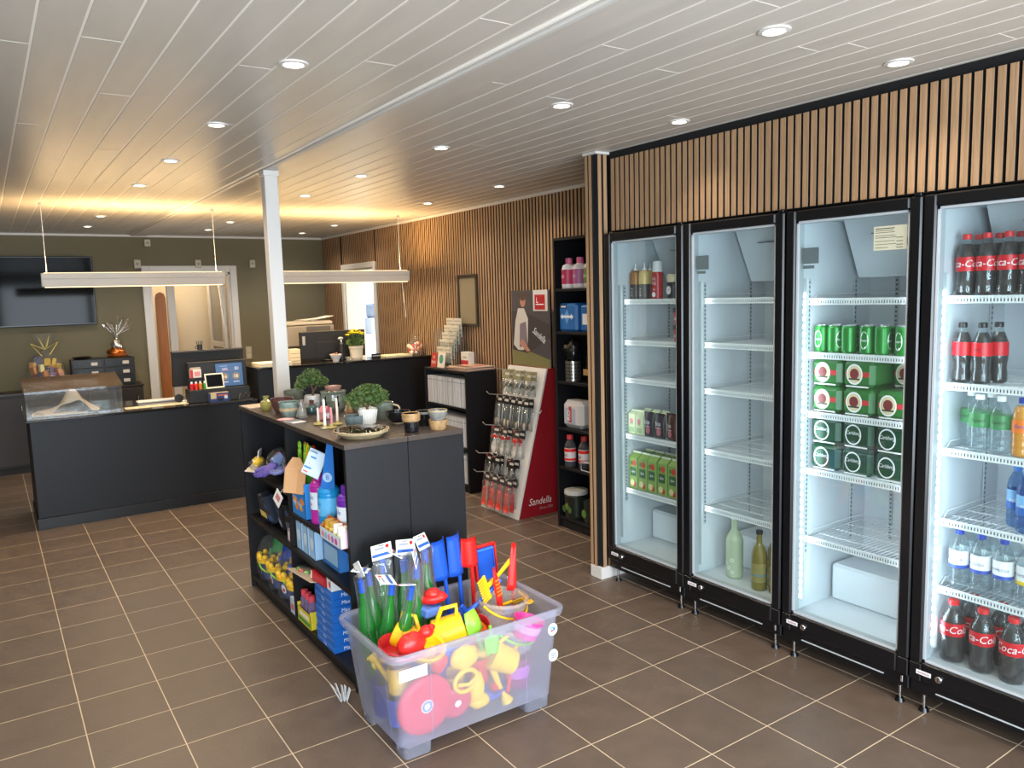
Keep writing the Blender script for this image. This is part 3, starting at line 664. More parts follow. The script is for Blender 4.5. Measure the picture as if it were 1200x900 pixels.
# fridge 1
def sauce(name, label, loc, H, R, prof, top, low, word=None):
    t = thing(name, label, 'sauce bottle', loc)
    P = [(r * R, z * H, top if z >= .42 else low) for r, z in prof]; MB().lathe(P, top, 20).to(t, 'bottle_body')
    MB().lathe([(R * .42, H * .80), (R * .4, H * .84), (R * .14, H * .86), (R * .07, H)], M_LW, 14).to(t, 'nozzle')
    b = MB().lathe([(R * 1.006, H * .06), (R * 1.012, H * .07), (R * 1.012, H * .39), (R * 1.006, H * .40)], low, 20)
    for k in range(3): b.text('|||', .012, M_LW, frame((0, 0, H * (.1 + .09 * k)), (0, -1, 0), (0, 0, 1)), 0, .5, 1, bend=R * 1.02)
    b.to(t, 'wrap_label')
P_SAU = [(0, .004), (.9, 0), (1, .03), (1, .41), (1, .42), (1, .66), (.9, .74), (.5, .80), (.42, .81)]
sauce('dressing_bottle', 'brown squeeze bottle with dark label at the left of the top shelf', (XF + .01, 3.187, 1.582), .195, .030, P_SAU, mat('mustard_brown', (158, 104, 40), .3), C('2a2424', .4))
sauce('dressing_bottle', 'pale yellow squeeze bottle with dark label beside the red spray can', (XF + .01, 3.118, 1.582), .195, .031, P_SAU, mat('mustard_pale', (206, 176, 104), .3), C('3a3230', .4))
sauce('dressing_bottle', 'squeeze bottle with red label standing behind the two in front', (XF + .085, 3.15, 1.582), .195, .030, P_SAU, mat('mustard_pale', (206, 176, 104), .3), C('a63038', .4))
t = thing('cream_can', 'red spray cream can with white cap on the top shelf', 'spray can', (XF + .01, 3.018, 1.582))
b = MB().lathe([(0, .002), (.027, 0), (.029, .004), (.029, .132), (.025, .145)], C('bb2a30', .3), 20)
for z, s_ in ((.10, .02), (.075, .026), (.045, .016)): b.text('BIG', s_, M_LW, frame((0, 0, z), (0, -1, 0), (0, 0, 1)), 0, .5, .8, bend=.0297)
oval(b, faceX(-.0292, 0, .024), .013, .013, M_LW); b.to(t, 'can_body'); MB().lathe([(.027, .143), (.028, .146), (.025, .196), (.022, .2), (0, .2)], M_LW, 18).to(t, 'cap')
t = thing('sauce_jar', 'black labelled jar with cream lid at the right of the top shelf', 'jar', (XF + .01, 2.902, 1.582))
b = MB().lathe([(0, .002), (.034, 0), (.036, .006), (.036, .08), (.03, .088)], C('26242c', .35), 20); oval(b, faceX(-.037, .0, .045), .016, .022, C('e6e2e6', .4)); b.text('Mayo', .012, C('c02830', .4), faceX(-.038, 0, .045), .2, .5, .8); b.to(t, 'jar_body')
MB().lathe([(.034, .086), (.037, .09), (.037, .118), (.030, .128), (0, .128)], C('e4d8bc', .4), 20).to(t, 'lid')
for k, (z, n) in enumerate(((1.359, 'lower'), (1.448, 'upper'))):
    t = thing('dip_tub', 'red tub with dark lid, %s of two stacked behind the door edge' % n, 'tub', (XF + .02, 2.866, z), 0, 'red dip tubs')
    b = MB().lathe([(0, .001), (.03, 0), (.036, .064)], C('c23038', .35), 20); b.text('dip', .022, M_LW, faceX(-.036, .0, .025), .1); b.to(t, 'tub_body'); MB().lathe([(.038, .064), (.039, .066), (.039, .084), (.036, .087), (0, .087)], C('3a2a34', .4), 20).to(t, 'lid')
M_CART = mat('carton_pale', (206, 216, 176), .45); M_CG = mat('carton_green', (128, 158, 78), .45)
def carton(name, loc, label, rz, g, w, d, h_, m, deco, cat='carton'):
    t = thing(name, label, cat, loc, rz, g)
    MB().bx(0, d, -w / 2, w / 2, 0, h_ * .84, m, .002).to(t, 'carton_body')
    b = MB(); v = [(0, -w / 2, h_ * .84), (0, w / 2, h_ * .84), (d, w / 2, h_ * .84), (d, -w / 2, h_ * .84), (d * .5, -w / 2, h_ * .96), (d * .5, w / 2, h_ * .96)]
    b.add(v, [(0, 4, 5, 1)[::-1], (3, 2, 5, 4)[::-1], (0, 3, 4), (1, 5, 2), (0, 1, 2, 3)], m); b.bx(d * .5 - .002, d * .5 + .002, -w / 2, w / 2, h_ * .95, h_, C('e8ead8', .4)); b.to(t, 'gable_top')
    b = MB(); deco(b, w, h_); b.to(t, 'front_print'); return t
def deco_milk(b, w, h_): b.bx(-.0006, 0, -w * .4, w * .4, h_ * .1, h_ * .3, C('9cb88a', .4)); oval(b, faceX(-.0004, 0, h_ * .55), w * .25, w * .3, C('d98a98', .4)); b.text('m', .03, C('6a8a52', .4), faceX(-.001, 0, h_ * .4))
pr = None
mk = lambda loc, label, rz, g: carton('milk_carton', loc, label, rz, g, .055, .06, .135, M_CART, deco_milk)
for i, y in enumerate((3.188, 3.130)): pr = place(pr, mk, (XF - .03, y, .836), 'pale green milk carton on the fourth shelf, %s of two' % ('left', 'right')[i], 0, 'pale milk cartons')
for i, y in enumerate((3.17, 3.10, 3.03)): pr = place(pr, mk, (XF + .05, y, .836), 'pale green milk carton standing behind the front row of the fourth shelf', 0, 'pale milk cartons behind')
def pouch(col, word):
    def f(loc, label, rz, g):
        t = thing('snack_pouch', label, 'pouch', loc, rz, g); w, h_ = .074, .135
        MB().sheet(lambda u, v: (-.0 - .016 * sin(pi * v) ** .6 * sin(pi * u), (u - .5) * -w * (1 - .05 * sin(pi * v)), v * h_), 8, 10, col, .002).sheet(lambda u, v: (.002 + .016 * sin(pi * v) ** .6 * sin(pi * u), (u - .5) * -w, v * h_), 8, 10, col, .002).to(t, 'bag')
        b = MB().text(word, .034, M_LW, faceX(-.0185, 0, h_ * .52), .1); oval(b, faceX(-.018, -.006, h_ * .26), .016, .018, C('b86a78', .4)); b.bx(-.0185, -.017, -.02, .02, h_ * .40, h_ * .44, C('d8a0b0', .4)); b.to(t, 'front_print'); return t
    return f
pr = None; f = pouch(mat('pouch_dark', (52, 44, 56), .3), 'bip')
for i, y in enumerate((3.068, 2.985)): pr = place(pr, f, (XF - .01, y, .836), 'dark snack pouch with white lettering, %s of two beside the milk cartons' % ('left', 'right')[i], 0, 'dark lettered pouches')
pr = None; f = pouch(mat('pouch_brown', (74, 36, 30), .3), 'co')
for i, (x, y) in enumerate(((-.01, 2.90), (.03, 2.94), (.0, 2.83))): pr = place(pr, f, (XF + x, y, .836), 'brown snack pouch at the right end of the fourth shelf, %s' % ('second last', 'standing behind', 'last')[i], .2 * (i - 1), 'brown pouches')
def deco_juice(b, w, h_):
    b.bx(-.0006, 0, -w * .36, w * .36, h_ * .34, h_ * .58, C('2c5a34', .4)); b.text('Eple', .017, M_LW, faceX(-.001, 0, h_ * .44), .2)
    oval(b, faceX(-.0006, -.008, h_ * .70), .017, .017, C('c43a2e', .4)); oval(b, faceX(-.0006, .014, h_ * .70), .01, .013, C('3f7a34', .4)); oval(b, faceX(-.0006, .008, h_ * .16), .016, .018, C('d8c89a', .4)); oval(b, faceX(-.0004, -.01, h_ * .12), .014, .015, C('b23a30', .4))
pr = None; mk = lambda loc, label, rz, g: carton('juice_carton', loc, label, rz, g, .066, .066, .208, M_CG, deco_juice)
for i, y in enumerate((3.178, 3.106, 3.034, 2.956, 2.878, 2.80)): pr = place(pr, mk, (XF - .03, y, .527), 'green apple juice carton in the front row of the fifth shelf, %s from the left' % ('first', 'second', 'third', 'fourth', 'fifth', 'sixth')[i], 0, 'green juice cartons')
for i, y in enumerate((3.17, 3.095, 3.02, 2.945, 2.87)): pr = place(pr, mk, (XF + .06, y, .527), 'green apple juice carton standing behind the front row of the fifth shelf', 0, 'green juice cartons, second row')
# ------------------------------------------------------------------ see-through storage bin full of sand toys
M_BIN = clear('milky_plastic', (238, 242, 252), .31, .22, .7, (228, 233, 253))
M_CELLO = clear('cellophane', (252, 254, 254), .07, .06, 1., ior=1.6, crinkle=14)
YEL, RED, BLU, GRN, LIME, PNK, ORG = (C(c, .35) for c in ('f2c41a', 'd8241f', '1f55c0', '2fa04a', '8fd03a', 'e0489a', 'ee7a1e'))
DRED = C('b81f2a', .35)
def pose(o, rx, ry, rz): o.rotation_euler = (rx, ry, rz); return o
def rrect(x0, x1, y0, y1, r, n=5):
    P = []
    for cx, cy, a0 in ((x1 - r, y1 - r, 0), (x0 + r, y1 - r, pi / 2), (x0 + r, y0 + r, pi), (x1 - r, y0 + r, 1.5 * pi)):
        for k in range(n + 1): a = a0 + pi / 2 * k / n; P.append((cx + r * cos(a), cy + r * sin(a)))
    return P
def rings(b, R, m, smooth=True):
    n = len(R[0]); vs = [p for r in R for p in r]
    b.add(vs, [(i * n + k, i * n + (k + 1) % n, (i + 1) * n + (k + 1) % n, (i + 1) * n + k) for i in range(len(R) - 1) for k in range(n)], m, smooth)
BX0, BX1, BY0, BY1 = 1.092, 1.742, 2.372, 2.752
def binr(z, e=0.):
    t = z / .39; return [(x, y, z) for x, y in rrect(BX0 - .026 * t - e, BX1 + .052 * t + e, BY0 - .006 * t - e, BY1 + .075 * t + e, .035 + e)]
BIN = thing('storage_bin', 'large see-through plastic bin heaped with sand toys before the dark shelf', 'storage bin', (1.42, 2.56, 0))
b = MB(); rings(b, [binr(.045), binr(.10), binr(.25), binr(.36), binr(.392)], M_BIN)
P = binr(.045); b.add(P, [tuple(range(len(P)))], M_BIN); b.w(BIN, 'tub')
b = MB(); rings(b, [binr(.372, .022), binr(.392, .024), binr(.398, .018), binr(.396, .004), binr(.388, .001)], M_BIN); b.w(BIN, 'rim')
for sx in (0, 1):
    for sy in (0, 1):
        x0, x1 = ((BX0 + .004, BX0 + .12), (BX1 - .12, BX1 - .004))[sx]; y0, y1 = ((BY0 + .003, BY0 + .09), (BY1 - .09, BY1 - .003))[sy]
        b = MB(); rings(b, [[(x, y, z) for x, y in rrect(x0 + .003 * (1 - z / .045), x1 - .003 * (1 - z / .045), y0, y1, .02, 3)] for z in (.0, .045)], M_BIN)
        q = [(x, y, .0) for x, y in rrect(x0 + .003, x1 - .003, y0, y1, .02, 3)]; b.add(q, [tuple(range(len(q)))[::-1]], M_BIN); b.w(BIN, 'foot')
b = MB()
for x in (1.21, 1.625): b.tube([(x, BY0 - .001, .05), (x, BY0 - .005, .355)], .0011, M_BIN, 6)
b.tube([(1.21, BY0 - .005, .355), (1.625, BY0 - .005, .355)], .0011, M_BIN, 6)
for y in (2.46, 2.68): b.tube([(BX0 - .001, y, .05), (BX0 - .022, y, .355)], .0011, M_BIN, 6)
b.w(BIN, 'moulded_rib', None)
b = MB().bx(-.055, .055, -.001, .0, -.021, .021, C('f2f3f4', .4))
for i, z in enumerate((.010, .003, -.010)): b.bx(-.03 if i < 2 else -.045, .02, -.0014, -.001, z, z + .003, C('9aa2a8', .5))
b.text('IKEA', .009, C('444a50', .5), faceY(.036, -.0016, -.004), 0); b.text('1', .012, C('444a50', .5), faceY(-.044, -.0016, -.014))
q = b.to(BIN, 'paper_label', 'white product label'); q.location = (-.28, -.194, .318)
for z, c2, n in ((.312, 'c23a50', 'picture sticker'), (.205, '66707c', 'printed sticker')):
    b = MB(); oval(b, faceY(0, -.0004, 0), .023, .025, M_LW); oval(b, faceY(0, -.001, 0), .019, .021, C('dfe6ee', .4))
    if z > .3: b.bx(-.010, .0, -.0018, -.0012, -.009, .0, C(c2, .4)).bx(.001, .011, -.0018, -.0012, -.006, .008, C('3a7ac0', .4)).bx(-.012, .004, -.0018, -.0012, .004, .012, C('7ab8d8', .4))
    else:
        for k in range(3): b.bx(-.012, .012, -.0018, -.0012, -.011 + .008 * k, -.007 + .008 * k, C(c2, .4))
    q = b.to(BIN, 'round_sticker', n); q.location = (.332, -.1945, z)

# tall cellophane packs
def wand_pack(loc, label, rz, g, hdr=('2f62b8', 'f4f5f6')):
    t = thing('bubble_wand_pack', label, 'toy pack', loc, rz, g)
    MB().lathe([(0, 0), (.012, .001), (.014, .10), (.030, .15), (.034, .20), (.030, .25), (.034, .28), (.026, .33), (.015, .38), (.012, .42), (.013, .43)], clear('green_tube', (130, 220, 130), .5, .08, 1., (70, 186, 84)), 14).to(t, 'wand')
    MB().lathe([(.010, .425), (.013, .43), (.012, .46), (.014, .475), (.006, .48)], BLU, 12).bx(-.012, .012, -.004, .004, .44, .488, BLU, .003).to(t, 'handle')
    MB().sheet(lambda u, v: ((u - .5) * .082 * (1 - .12 * v), -.014 - .016 * sin(pi * u) * (1 - .75 * v) + .003 * sin(9 * u + 14 * v), .01 + v * .49), 10, 14, M_CELLO, .0006).sheet(lambda u, v: ((u - .5) * .082 * (1 - .12 * v), .014 + .016 * sin(pi * u) * (1 - .75 * v) + .003 * cos(8 * u + 11 * v), .01 + v * .49), 10, 14, M_CELLO, .0006).to(t, 'bag')
    b = MB(); M = frame((0, 0, 0), (1, 0, 0), (0, .35, 1))
    b.bx(-.043, .043, 0, .062, -.001, .001, C(hdr[1], .45), 0, M); b.bx(-.04, .04, .012, .024, .001, .0016, C(hdr[0], .45), 0, M); b.bx(-.03, .012, .04, .048, .001, .0016, C('8a96a8', .5), 0, M); oval(b, M @ T(.026, .048, .001), .008, .008, RED); b.bx(-.012, .012, .0535, .0575, .001, .0016, C('555b62', .6), 0, M)
    b.to(t, 'header_card').location = (0, -.006, .488); return t
G = 'bubble wand packs in the bin'
W = [((1.40, 2.72, 0.125), (-.08, .03, .25), 'under the white printed card nearest the shovels'), ((1.345, 2.725, 0.120), (-.06, -.06, .1), 'whose card has a red dot'), ((1.285, 2.715, 0.115), (-.04, .05, .45), 'with the tallest tilted card'), ((1.232, 2.72, 0.120), (-.1, -.04, -.2), 'behind the tall middle cards'),
     ((1.185, 2.715, 0.105), (-.06, -.08, .6), 'in the middle of the green row'), ((1.145, 2.715, 0.095), (-.05, -.1, .9), 'with a folded pale card near the left end'), ((1.14, 2.65, 0.095), (.12, -.06, 1.2), 'leaning over the left rim with blue edged card'), ((1.15, 2.575, 0.095), (.18, -.06, 1.3), 'leaning out lowest at the left rim'), ((1.30, 2.69, 0.105), (.06, .02, .3), 'standing in front of the others')]
HR = [(-.1, 0, .3), (.15, .2, .0), (-.75, .15, .5), (-.2, -.2, -.5), (-1.0, .2, .4), (.2, .5, .6), (-1.15, .0, .2), (-1.3, .35, .0), (.1, -.1, .7)]
pr = None
for loc, r, n in W:
    lb = 'green bubble wand in cellophane ' + n
    pr2 = place(pr, lambda l, a, z, g: wand_pack(l, a, z, g), loc, lb, 0, G)
    o = pr2 if pr is None else [x for x in bpy.data.objects if x.get('label') == lb][0]
    pr = pr2; pose(o, r[0], r[1], r[2])
    for c in o.children:
        if c.name.startswith('header_card'): c.rotation_euler = HR[len(HR) - 9 + W.index((loc, r, n))]
# spades and shovels
def shovel(name, label, loc, rot, m, L=.30, bw=.075, bl=.12, point=False, g=None):
    t = pose(thing(name, label, 'toy shovel', loc, 0, g), *rot)
    def bl_(u, v):
        w = bw * (1 - .12 * v) * (1 if not point else max(.04, (1 - v) ** .8)); x = (u - .5) * w
        return (x, -.016 * (1 - (2 * u - 1) ** 2) * (1 - .6 * v) + .012 * abs(2 * u - 1) ** 3, L - bl + v * bl)
    MB().sheet(bl_, 8, 8, m, .0028).to(t, 'blade')
    MB().tube([(0, -.004, .0), (0, -.006, L * .3), (0, -.008, L - bl * .75)], [.011, .009, .008], m, 10).tube([(-.03, -.004, .0), (.03, -.004, .0)], .009, m, 8).to(t, 'handle'); return t
shovel('toy_shovel', 'blue plastic shovel leaning at the back, left of the two', (1.512, 2.775, .30), (.0, -.12, .35), BLU, .335, .085, .17, g='blue shovels')
shovel('toy_shovel', 'blue plastic shovel leaning at the back, right of the two', (1.572, 2.765, .30), (.0, -.09, .35), BLU, .345, .085, .175, g='blue shovels')
shovel('toy_shovel', 'red plastic shovel standing upright beside the blue ones', (1.622, 2.745, .29), (.05, -.06, -.15), RED, .335, .075, .125)
shovel('toy_spade', 'narrow pointed red spade standing in the bucket at the right', (1.755, 2.66, .30), (.05, .06, .5), RED, .285, .06, .20, True)
t = pose(thing('toy_dustpan', 'square blue sieve tray in a red tray at the back corner', 'toy sieve', (1.715, 2.79, .40)), -.12, .0, .1)
MB().bx(-.058, .058, .0, .006, .0, .155, RED, .003).bx(-.058, -.05, -.016, .006, 0, .155, RED, .002).bx(.05, .058, -.016, .006, 0, .155, RED, .002).bx(-.058, .058, -.016, .006, .147, .155, RED, .002).to(t, 'red_tray')
MB().bx(-.046, .046, -.008, -.002, .0, .14, BLU, .003).bx(-.046, .046, -.015, -.008, .128, .138, C('3d78dc', .35), .002).bx(-.046, -.040, -.015, -.008, 0, .13, BLU, .002).bx(.04, .046, -.015, -.008, 0, .13, BLU, .002).to(t, 'blue_sieve')
def rake(label, loc, rot, m, w=.11, n=9, L=.2):
    t = pose(thing('toy_rake', label, 'toy rake', loc), *rot); b = MB(); b.bx(-w / 2, w / 2, -.005, .005, 0, .018, m, .003)
    for k in range(n): x = -w / 2 + .006 + k * (w - .012) / (n - 1); b.bx(x - .0035, x + .0035, -.003, .003, -.035, .002, m, .001)
    b.to(t, 'rake_head'); MB().tube([(0, 0, .012), (0, -.004, .1), (0, 0, L)], [.011, .008, .01], m, 8).to(t, 'handle'); return t
rake('yellow plastic rake lying toothed side out against the red claw', (1.592, 2.60, .445), (-.25, 1.25, .15), YEL)
rake('blue plastic rake handle poking up beside the green scoop', (1.505, 2.62, .35), (.3, .95, .3), BLU)
t = pose(thing('toy_knife', 'orange red moulded cutter standing against the yellow rake', 'toy tool', (1.655, 2.595, .375)), -.05, -.16, .3)
b = MB().sheet(lambda u, v: ((u - .5) * .036 * (1 - .85 * max(0, v - .55) / .45), -.006 * sin(pi * u), v * .155), 6, 10, RED, .004)
for k in range(5): b.bx(-.012, .012, -.011, -.004, .03 + .016 * k, .038 + .016 * k, ORG, .001)
b.to(t, 'blade'); MB().bx(-.013, .013, -.008, .008, -.03, .02, RED, .005).to(t, 'grip')
def bucket(label, loc, m, hm, rot=(0, 0, 0), R=.105, H=.13, drop=True, g=None):
    t = pose(thing('toy_bucket', label, 'toy bucket', loc, 0, g), *rot)
    MB().lathe([(0, .003), (R * .78, 0), (R * .80, .004), (R, H), (R * 1.05, H), (R * 1.06, H - .012), (R * 1.03, H - .012), (R * .985, H - .004), (R * .77, .008), (0, .009)], m, 26).lathe([(R * .99, H - .035), (R * 1.03, H - .033), (R * 1.03, H - .029), (R * .99, H - .027)], m, 26).to(t, 'pail')
    P = [(R * 1.07 * cos(a), -R * 1.07 * sin(a) * (.9 if drop else .25), H - .012 - (.05 if drop else -R * .9) * sin(a)) for a in [pi * k / 14 for k in range(15)]]
    MB().tube(P, .005, hm, 8).to(t, 'handle'); return t
bucket('clear bucket with yellow handle riding on top at the right', (1.66, 2.60, .268), clear('frosted_pail', (250, 244, 236), .22, .15, .8), YEL, (.05, .04, .3))
t = pose(thing('toy_shell_mould', 'blue sand mould lying inside the clear bucket', 'sand mould', (1.69, 2.585, .315)), .3, .2, .4); MB().lathe([(.032, 0), (.028, .014), (.012, .034), (0, .036)], BLU, 8).to(t, 'shell')
for i, (x, y, z, r) in enumerate(((1.74, 2.63, .345, (1.2, .3, .8)), (1.77, 2.57, .37, (1.4, .2, -.4)))):
    t = pose(thing('toy_scoop', 'yellow scoop %s' % ('lying inside the clear bucket', 'hooked over the rim at the right of the bucket')[i], 'toy scoop', (x, y, z)), *r); MB().sheet(lambda u, v: ((u - .5) * .04, -.012 * sin(pi * u), v * .05), 6, 4, YEL, .003).to(t, 'bowl'); MB().cyl((0, 0, 0), (0, .0, -.07), .007, YEL, seg=8).to(t, 'handle')
# watering cans, moulds and scoops on top of the heap
def watering_can(label, loc, rot, m, s=1., rose=True, g=None):
    t = pose(thing('toy_watering_can', label, 'toy watering can', loc, 0, g), *rot)
    MB().lathe([(0, .002), (.05 * s, 0), (.055 * s, .006), (.048 * s, .10 * s), (.044 * s, .104 * s), (.04 * s, .10 * s), (.046 * s, .01), (0, .012)], m, 20).to(t, 'body')
    MB().tube([(.045 * s, 0, .03 * s), (.09 * s, 0, .075 * s), (.125 * s, 0, .12 * s)], [.016 * s, .011 * s, .009 * s], m, 10).cyl((.118 * s, 0, .112 * s), (.138 * s, 0, .136 * s), .012 * s, m, .026 * s).to(t, 'spout')
    MB().tube([(-.046 * s, 0, .09 * s), (-.085 * s, 0, .10 * s), (-.092 * s, 0, .05 * s), (-.05 * s, 0, .02 * s)], .008 * s, m, 8).to(t, 'handle'); return t
watering_can('yellow watering can lying across the top of the heap', (1.335, 2.565, .325), (.5, 1.25, .15), YEL, 1.15)
watering_can('second yellow watering can half under the red mould', (1.24, 2.51, .345), (.2, 1.2, 2.6), YEL, 1.0)
t = pose(thing('toy_mould', 'red duck shaped sand mould at the front left rim', 'sand mould', (1.165, 2.425, .365)), .12, 0, .12)
MB().blob((0, 0, .035), (.058, .036, .042), RED, 3, .05, 18, 12).blob((.062, 0, .062), (.03, .024, .022), RED, 4, .04, 14, 10).blob((.083, 0, .072), (.016, .014, .012), RED, 5, .02).to(t, 'shell'); MB().lathe([(.05, -.012), (.056, -.012), (.058, -.002), (.052, .0)], RED, 20, None, True, .65).to(t, 'edge')
t = pose(thing('toy_bowl', 'dark red sand bowl at the left rim beside the wands', 'toy bowl', (1.135, 2.50, .335)), .25, .1, 0); MB().lathe([(0, .004), (.05, 0), (.066, .045), (.07, .045), (.066, .05), (.05, .008), (0, .01)], DRED, 22).to(t, 'bowl_body')
t = pose(thing('toy_sieve', 'yellow sieve lying at the front left rim under the red mould', 'toy sieve', (1.225, 2.455, .335)), .35, .05, .1); MB().lathe([(0, .004), (.062, 0), (.075, .03), (.082, .032), (.08, .038), (.068, .034), (.058, .006), (0, .008)], YEL, 24).to(t, 'sieve_body')
t = pose(thing('toy_car_mould', 'translucent red car mould on top behind the yellow cans', 'sand mould', (1.385, 2.66, .42)), .2, -.12, -.5); MB().blob((0, 0, .022), (.06, .03, .024), RED, 8, .05, 16, 10).blob((0, 0, .042), (.034, .026, .022), RED, 9, .05, 14, 9).to(t, 'shell')
t = pose(thing('toy_block', 'pale blue sand mould under the red car mould', 'sand mould', (1.36, 2.66, .375)), .1, .1, .3); MB().bx(-.045, .045, -.035, .035, 0, .04, C('5f86d8', .35), .008).to(t, 'shell')
t = pose(thing('toy_scoop', 'lime green scoop standing tilted at the front middle', 'toy scoop', (1.475, 2.46, .285)), -.25, -.15, .2)
MB().sheet(lambda u, v: ((u - .5) * .075 * (1 - .3 * v * v), -.026 * (1 - (2 * u - 1) ** 2) * sin(pi * min(1, v * .8 + .2)), .06 + v * .085), 8, 7, LIME, .003).to(t, 'bowl'); MB().cyl((0, -.006, .065), (0, 0, -.02), .008, LIME, seg=8).to(t, 'handle')
t = pose(thing('toy_scoop', 'lime green scoop seen through the bin front near the middle', 'toy scoop', (1.487, 2.395, .345)), .05, pi, -.1)
MB().sheet(lambda u, v: ((u - .5) * .062 * (1 - .3 * v * v), .012 * (1 - (2 * u - 1) ** 2), v * .07), 8, 7, LIME, .003).to(t, 'bowl'); MB().cyl((0, .004, .0), (0, .01, -.04), .007, LIME, seg=8).to(t, 'handle')
# toys pressed against the clear sides
def disc(name, label, loc, R, m, logo, rot=(0, 0, 0), cat='frisbee'):
    t = pose(thing(name, label, cat, loc), *rot)
    M = frame((0, 0, 0), (1, 0, 0), (0, 0, 1))
    MB().lathe([(0, .0), (R * .8, -.0), (R * .97, -.006), (R, -.014), (R, -.022), (R * .97, -.022), (R * .94, -.012), (0, -.008)], m, 32, M).to(t, 'disc')
    b = MB(); oval(b, M @ T(0, 0, .0002), R * .22, R * .22, M_LW)
    if logo == 'round':
        oval(b, M @ T(0, 0, .0008), R * .19, R * .19, C('7a8fa8', .4))
        for a in range(4): b.bx(-R * .12, R * .12, -R * .02, R * .02, .0014, .0018, M_LW, 0, M @ RZ(a * pi / 4))
    b.to(t, 'emblem'); return t
disc('toy_frisbee', 'big red frisbee with round emblem inside the bin front', (1.20, 2.388, .165), .112, C('d2263a', .35), 'round', (.05, .0, .03))
t = disc('toy_frisbee', 'smaller red disc beside the big frisbee inside the bin front', (1.335, 2.402, .125), .062, C('c8283c', .35), '', (.1, 0, .02))
t = pose(thing('toy_mask_mould', 'yellow moulded animal face pressed against the bin front', 'sand mould', (1.38, 2.40, .24)), 0, 0, .1)
b = MB().blob((0, .02, .045), (.062, .03, .045), YEL, 12, .08, 18, 12); b.tube([(.052 * cos(a) - .01, .0, -.035 + .04 * sin(a)) for a in [2 * pi * k / 18 for k in range(18)]], .009, YEL, 8, True); b.tube([(-.05, .0, -.04), (.0, -.008, -.05), (.04, 0, -.035)], .008, YEL, 8); b.to(t, 'shell')
watering_can('yellow watering can tipped behind the bin front at the middle', (1.52, 2.465, .24), (.3, 2.1, .1), YEL, 1.05)
t = pose(thing('toy_boot_mould', 'yellow sand mould standing on the bin floor at the front', 'sand mould', (1.43, 2.41, .09)), 0, .1, .2); MB().blob((0, .02, .05), (.036, .03, .07), YEL, 15, .12, 16, 12).blob((.02, .02, .0), (.05, .03, .03), YEL, 16, .1).to(t, 'shell')
watering_can('yellow watering can standing at the left end inside the bin', (1.15, 2.485, .20), (.0, .15, 2.0), YEL, .9)
t = pose(thing('toy_boat', 'blue toy boat on the bin floor near the right foot', 'toy boat', (1.535, 2.42, .055)), .0, .0, .15); MB().sheet(lambda u, v: ((v - .5) * .13, .03 + (u - .5) * .06 * (1 - (2 * v - 1) ** 4), .05 - .045 * sin(pi * u) + .012 * (2 * v - 1) ** 2), 8, 10, BLU, .003).to(t, 'hull'); MB().bx(-.02, .025, .015, .045, .03, .07, RED, .005).to(t, 'cabin')
t = pose(thing('toy_shovel', 'blue shovel lying inside the bin behind the big frisbee', 'toy shovel', (1.27, 2.45, .31)), .1, 1.9, .1); MB().sheet(lambda u, v: ((u - .5) * .07, -.014 * sin(pi * u), v * .1), 8, 5, BLU, .003).to(t, 'blade'); MB().cyl((0, 0, 0), (0, 0, -.12), .009, BLU, seg=8).to(t, 'handle')
t = pose(thing('toy_mould', 'red sand mould inside the bin front left of the yellow mask', 'sand mould', (1.275, 2.42, .29)), .1, .3, 0); MB().blob((0, .01, 0), (.035, .024, .045), RED, 21, .12).to(t, 'shell')
for x, y, z, m, n in ((1.585, 2.43, .13, RED, 'red'), ):
    t = pose(thing('toy_hand_rake', 'red three pronged hand rake low inside the bin at the right', 'toy rake', (x, y, z)), .1, .2, 0); b = MB()
    for k in (-1, 0, 1): b.tube([(k * .006, 0, 0), (k * .018, 0, .03), (k * .02, -.008, .06)], .006, m, 8)
    b.to(t, 'prongs'); MB().cyl((0, 0, 0), (0, 0, -.05), .009, m, seg=8).to(t, 'handle')
def cup(label, loc, m, R=.05, H=.09, rot=(0, 0, 0), deco=None, name='toy_cup'):
    t = pose(thing(name, label, 'toy cup', loc), *rot); MB().lathe([(0, .002), (R * .8, 0), (R * .82, .004), (R, H), (R * 1.06, H), (R * 1.06, H - .008), (R * .97, H - .006), (R * .78, .006), (0, .008)], m, 20).to(t, 'cup_body')
    if deco:
        b = MB().lathe([(R * .89, H * .35), (R * .90, H * .36), (R * .985, H * .75), (R * .975, H * .76)], deco, 20); b.to(t, 'picture_band')
    return t
M_PTR = clear('pink_clear', (236, 150, 214), .4, .1, .8, (220, 90, 180))
cup('pink see-through bucket on the bin floor at the right', (1.63, 2.45, .09), M_PTR, .058, .12, deco=C('b85ab0', .4), name='toy_bucket')
bucket('pale bucket stacked under the clear one at the right end', (1.665, 2.53, .20), clear('frosted_pail2', (240, 232, 240), .3, .15, .8), LIME, (.04, .0, .5), .1, .11)
cup('bright pink cup with picture band below the rim at the right', (1.66, 2.43, .285), PNK, .06, .075, (.1, .3, 0), C('e8a0c8', .4))
cup('violet blue cup inside the bin by its left wall', (1.14, 2.62, .06), clear('violet_clear', (150, 160, 236), .4, .1, .8, (110, 120, 220)), .05, .13)
cup('blue cup inside the bin beside the violet one', (1.155, 2.53, .055), C('4a6ad0', .4), .05, .11)
cup('yellow cup deep in the bin behind the smaller disc', (1.36, 2.50, .10), YEL, .055, .10)
cup('red cup deep in the bin behind the tipped watering can', (1.50, 2.53, .12), RED, .06, .10)
cup('blue bucket deep in the bin near its middle', (1.30, 2.56, .10), BLU, .07, .12)
cup('orange cup in the heap behind the lime scoop', (1.47, 2.55, .27), ORG, .05, .08, (.5, .4, 0))
cup('red sieve cup in the heap beside the blue rake', (1.52, 2.56, .29), DRED, .045, .07, (.6, -.3, 0))
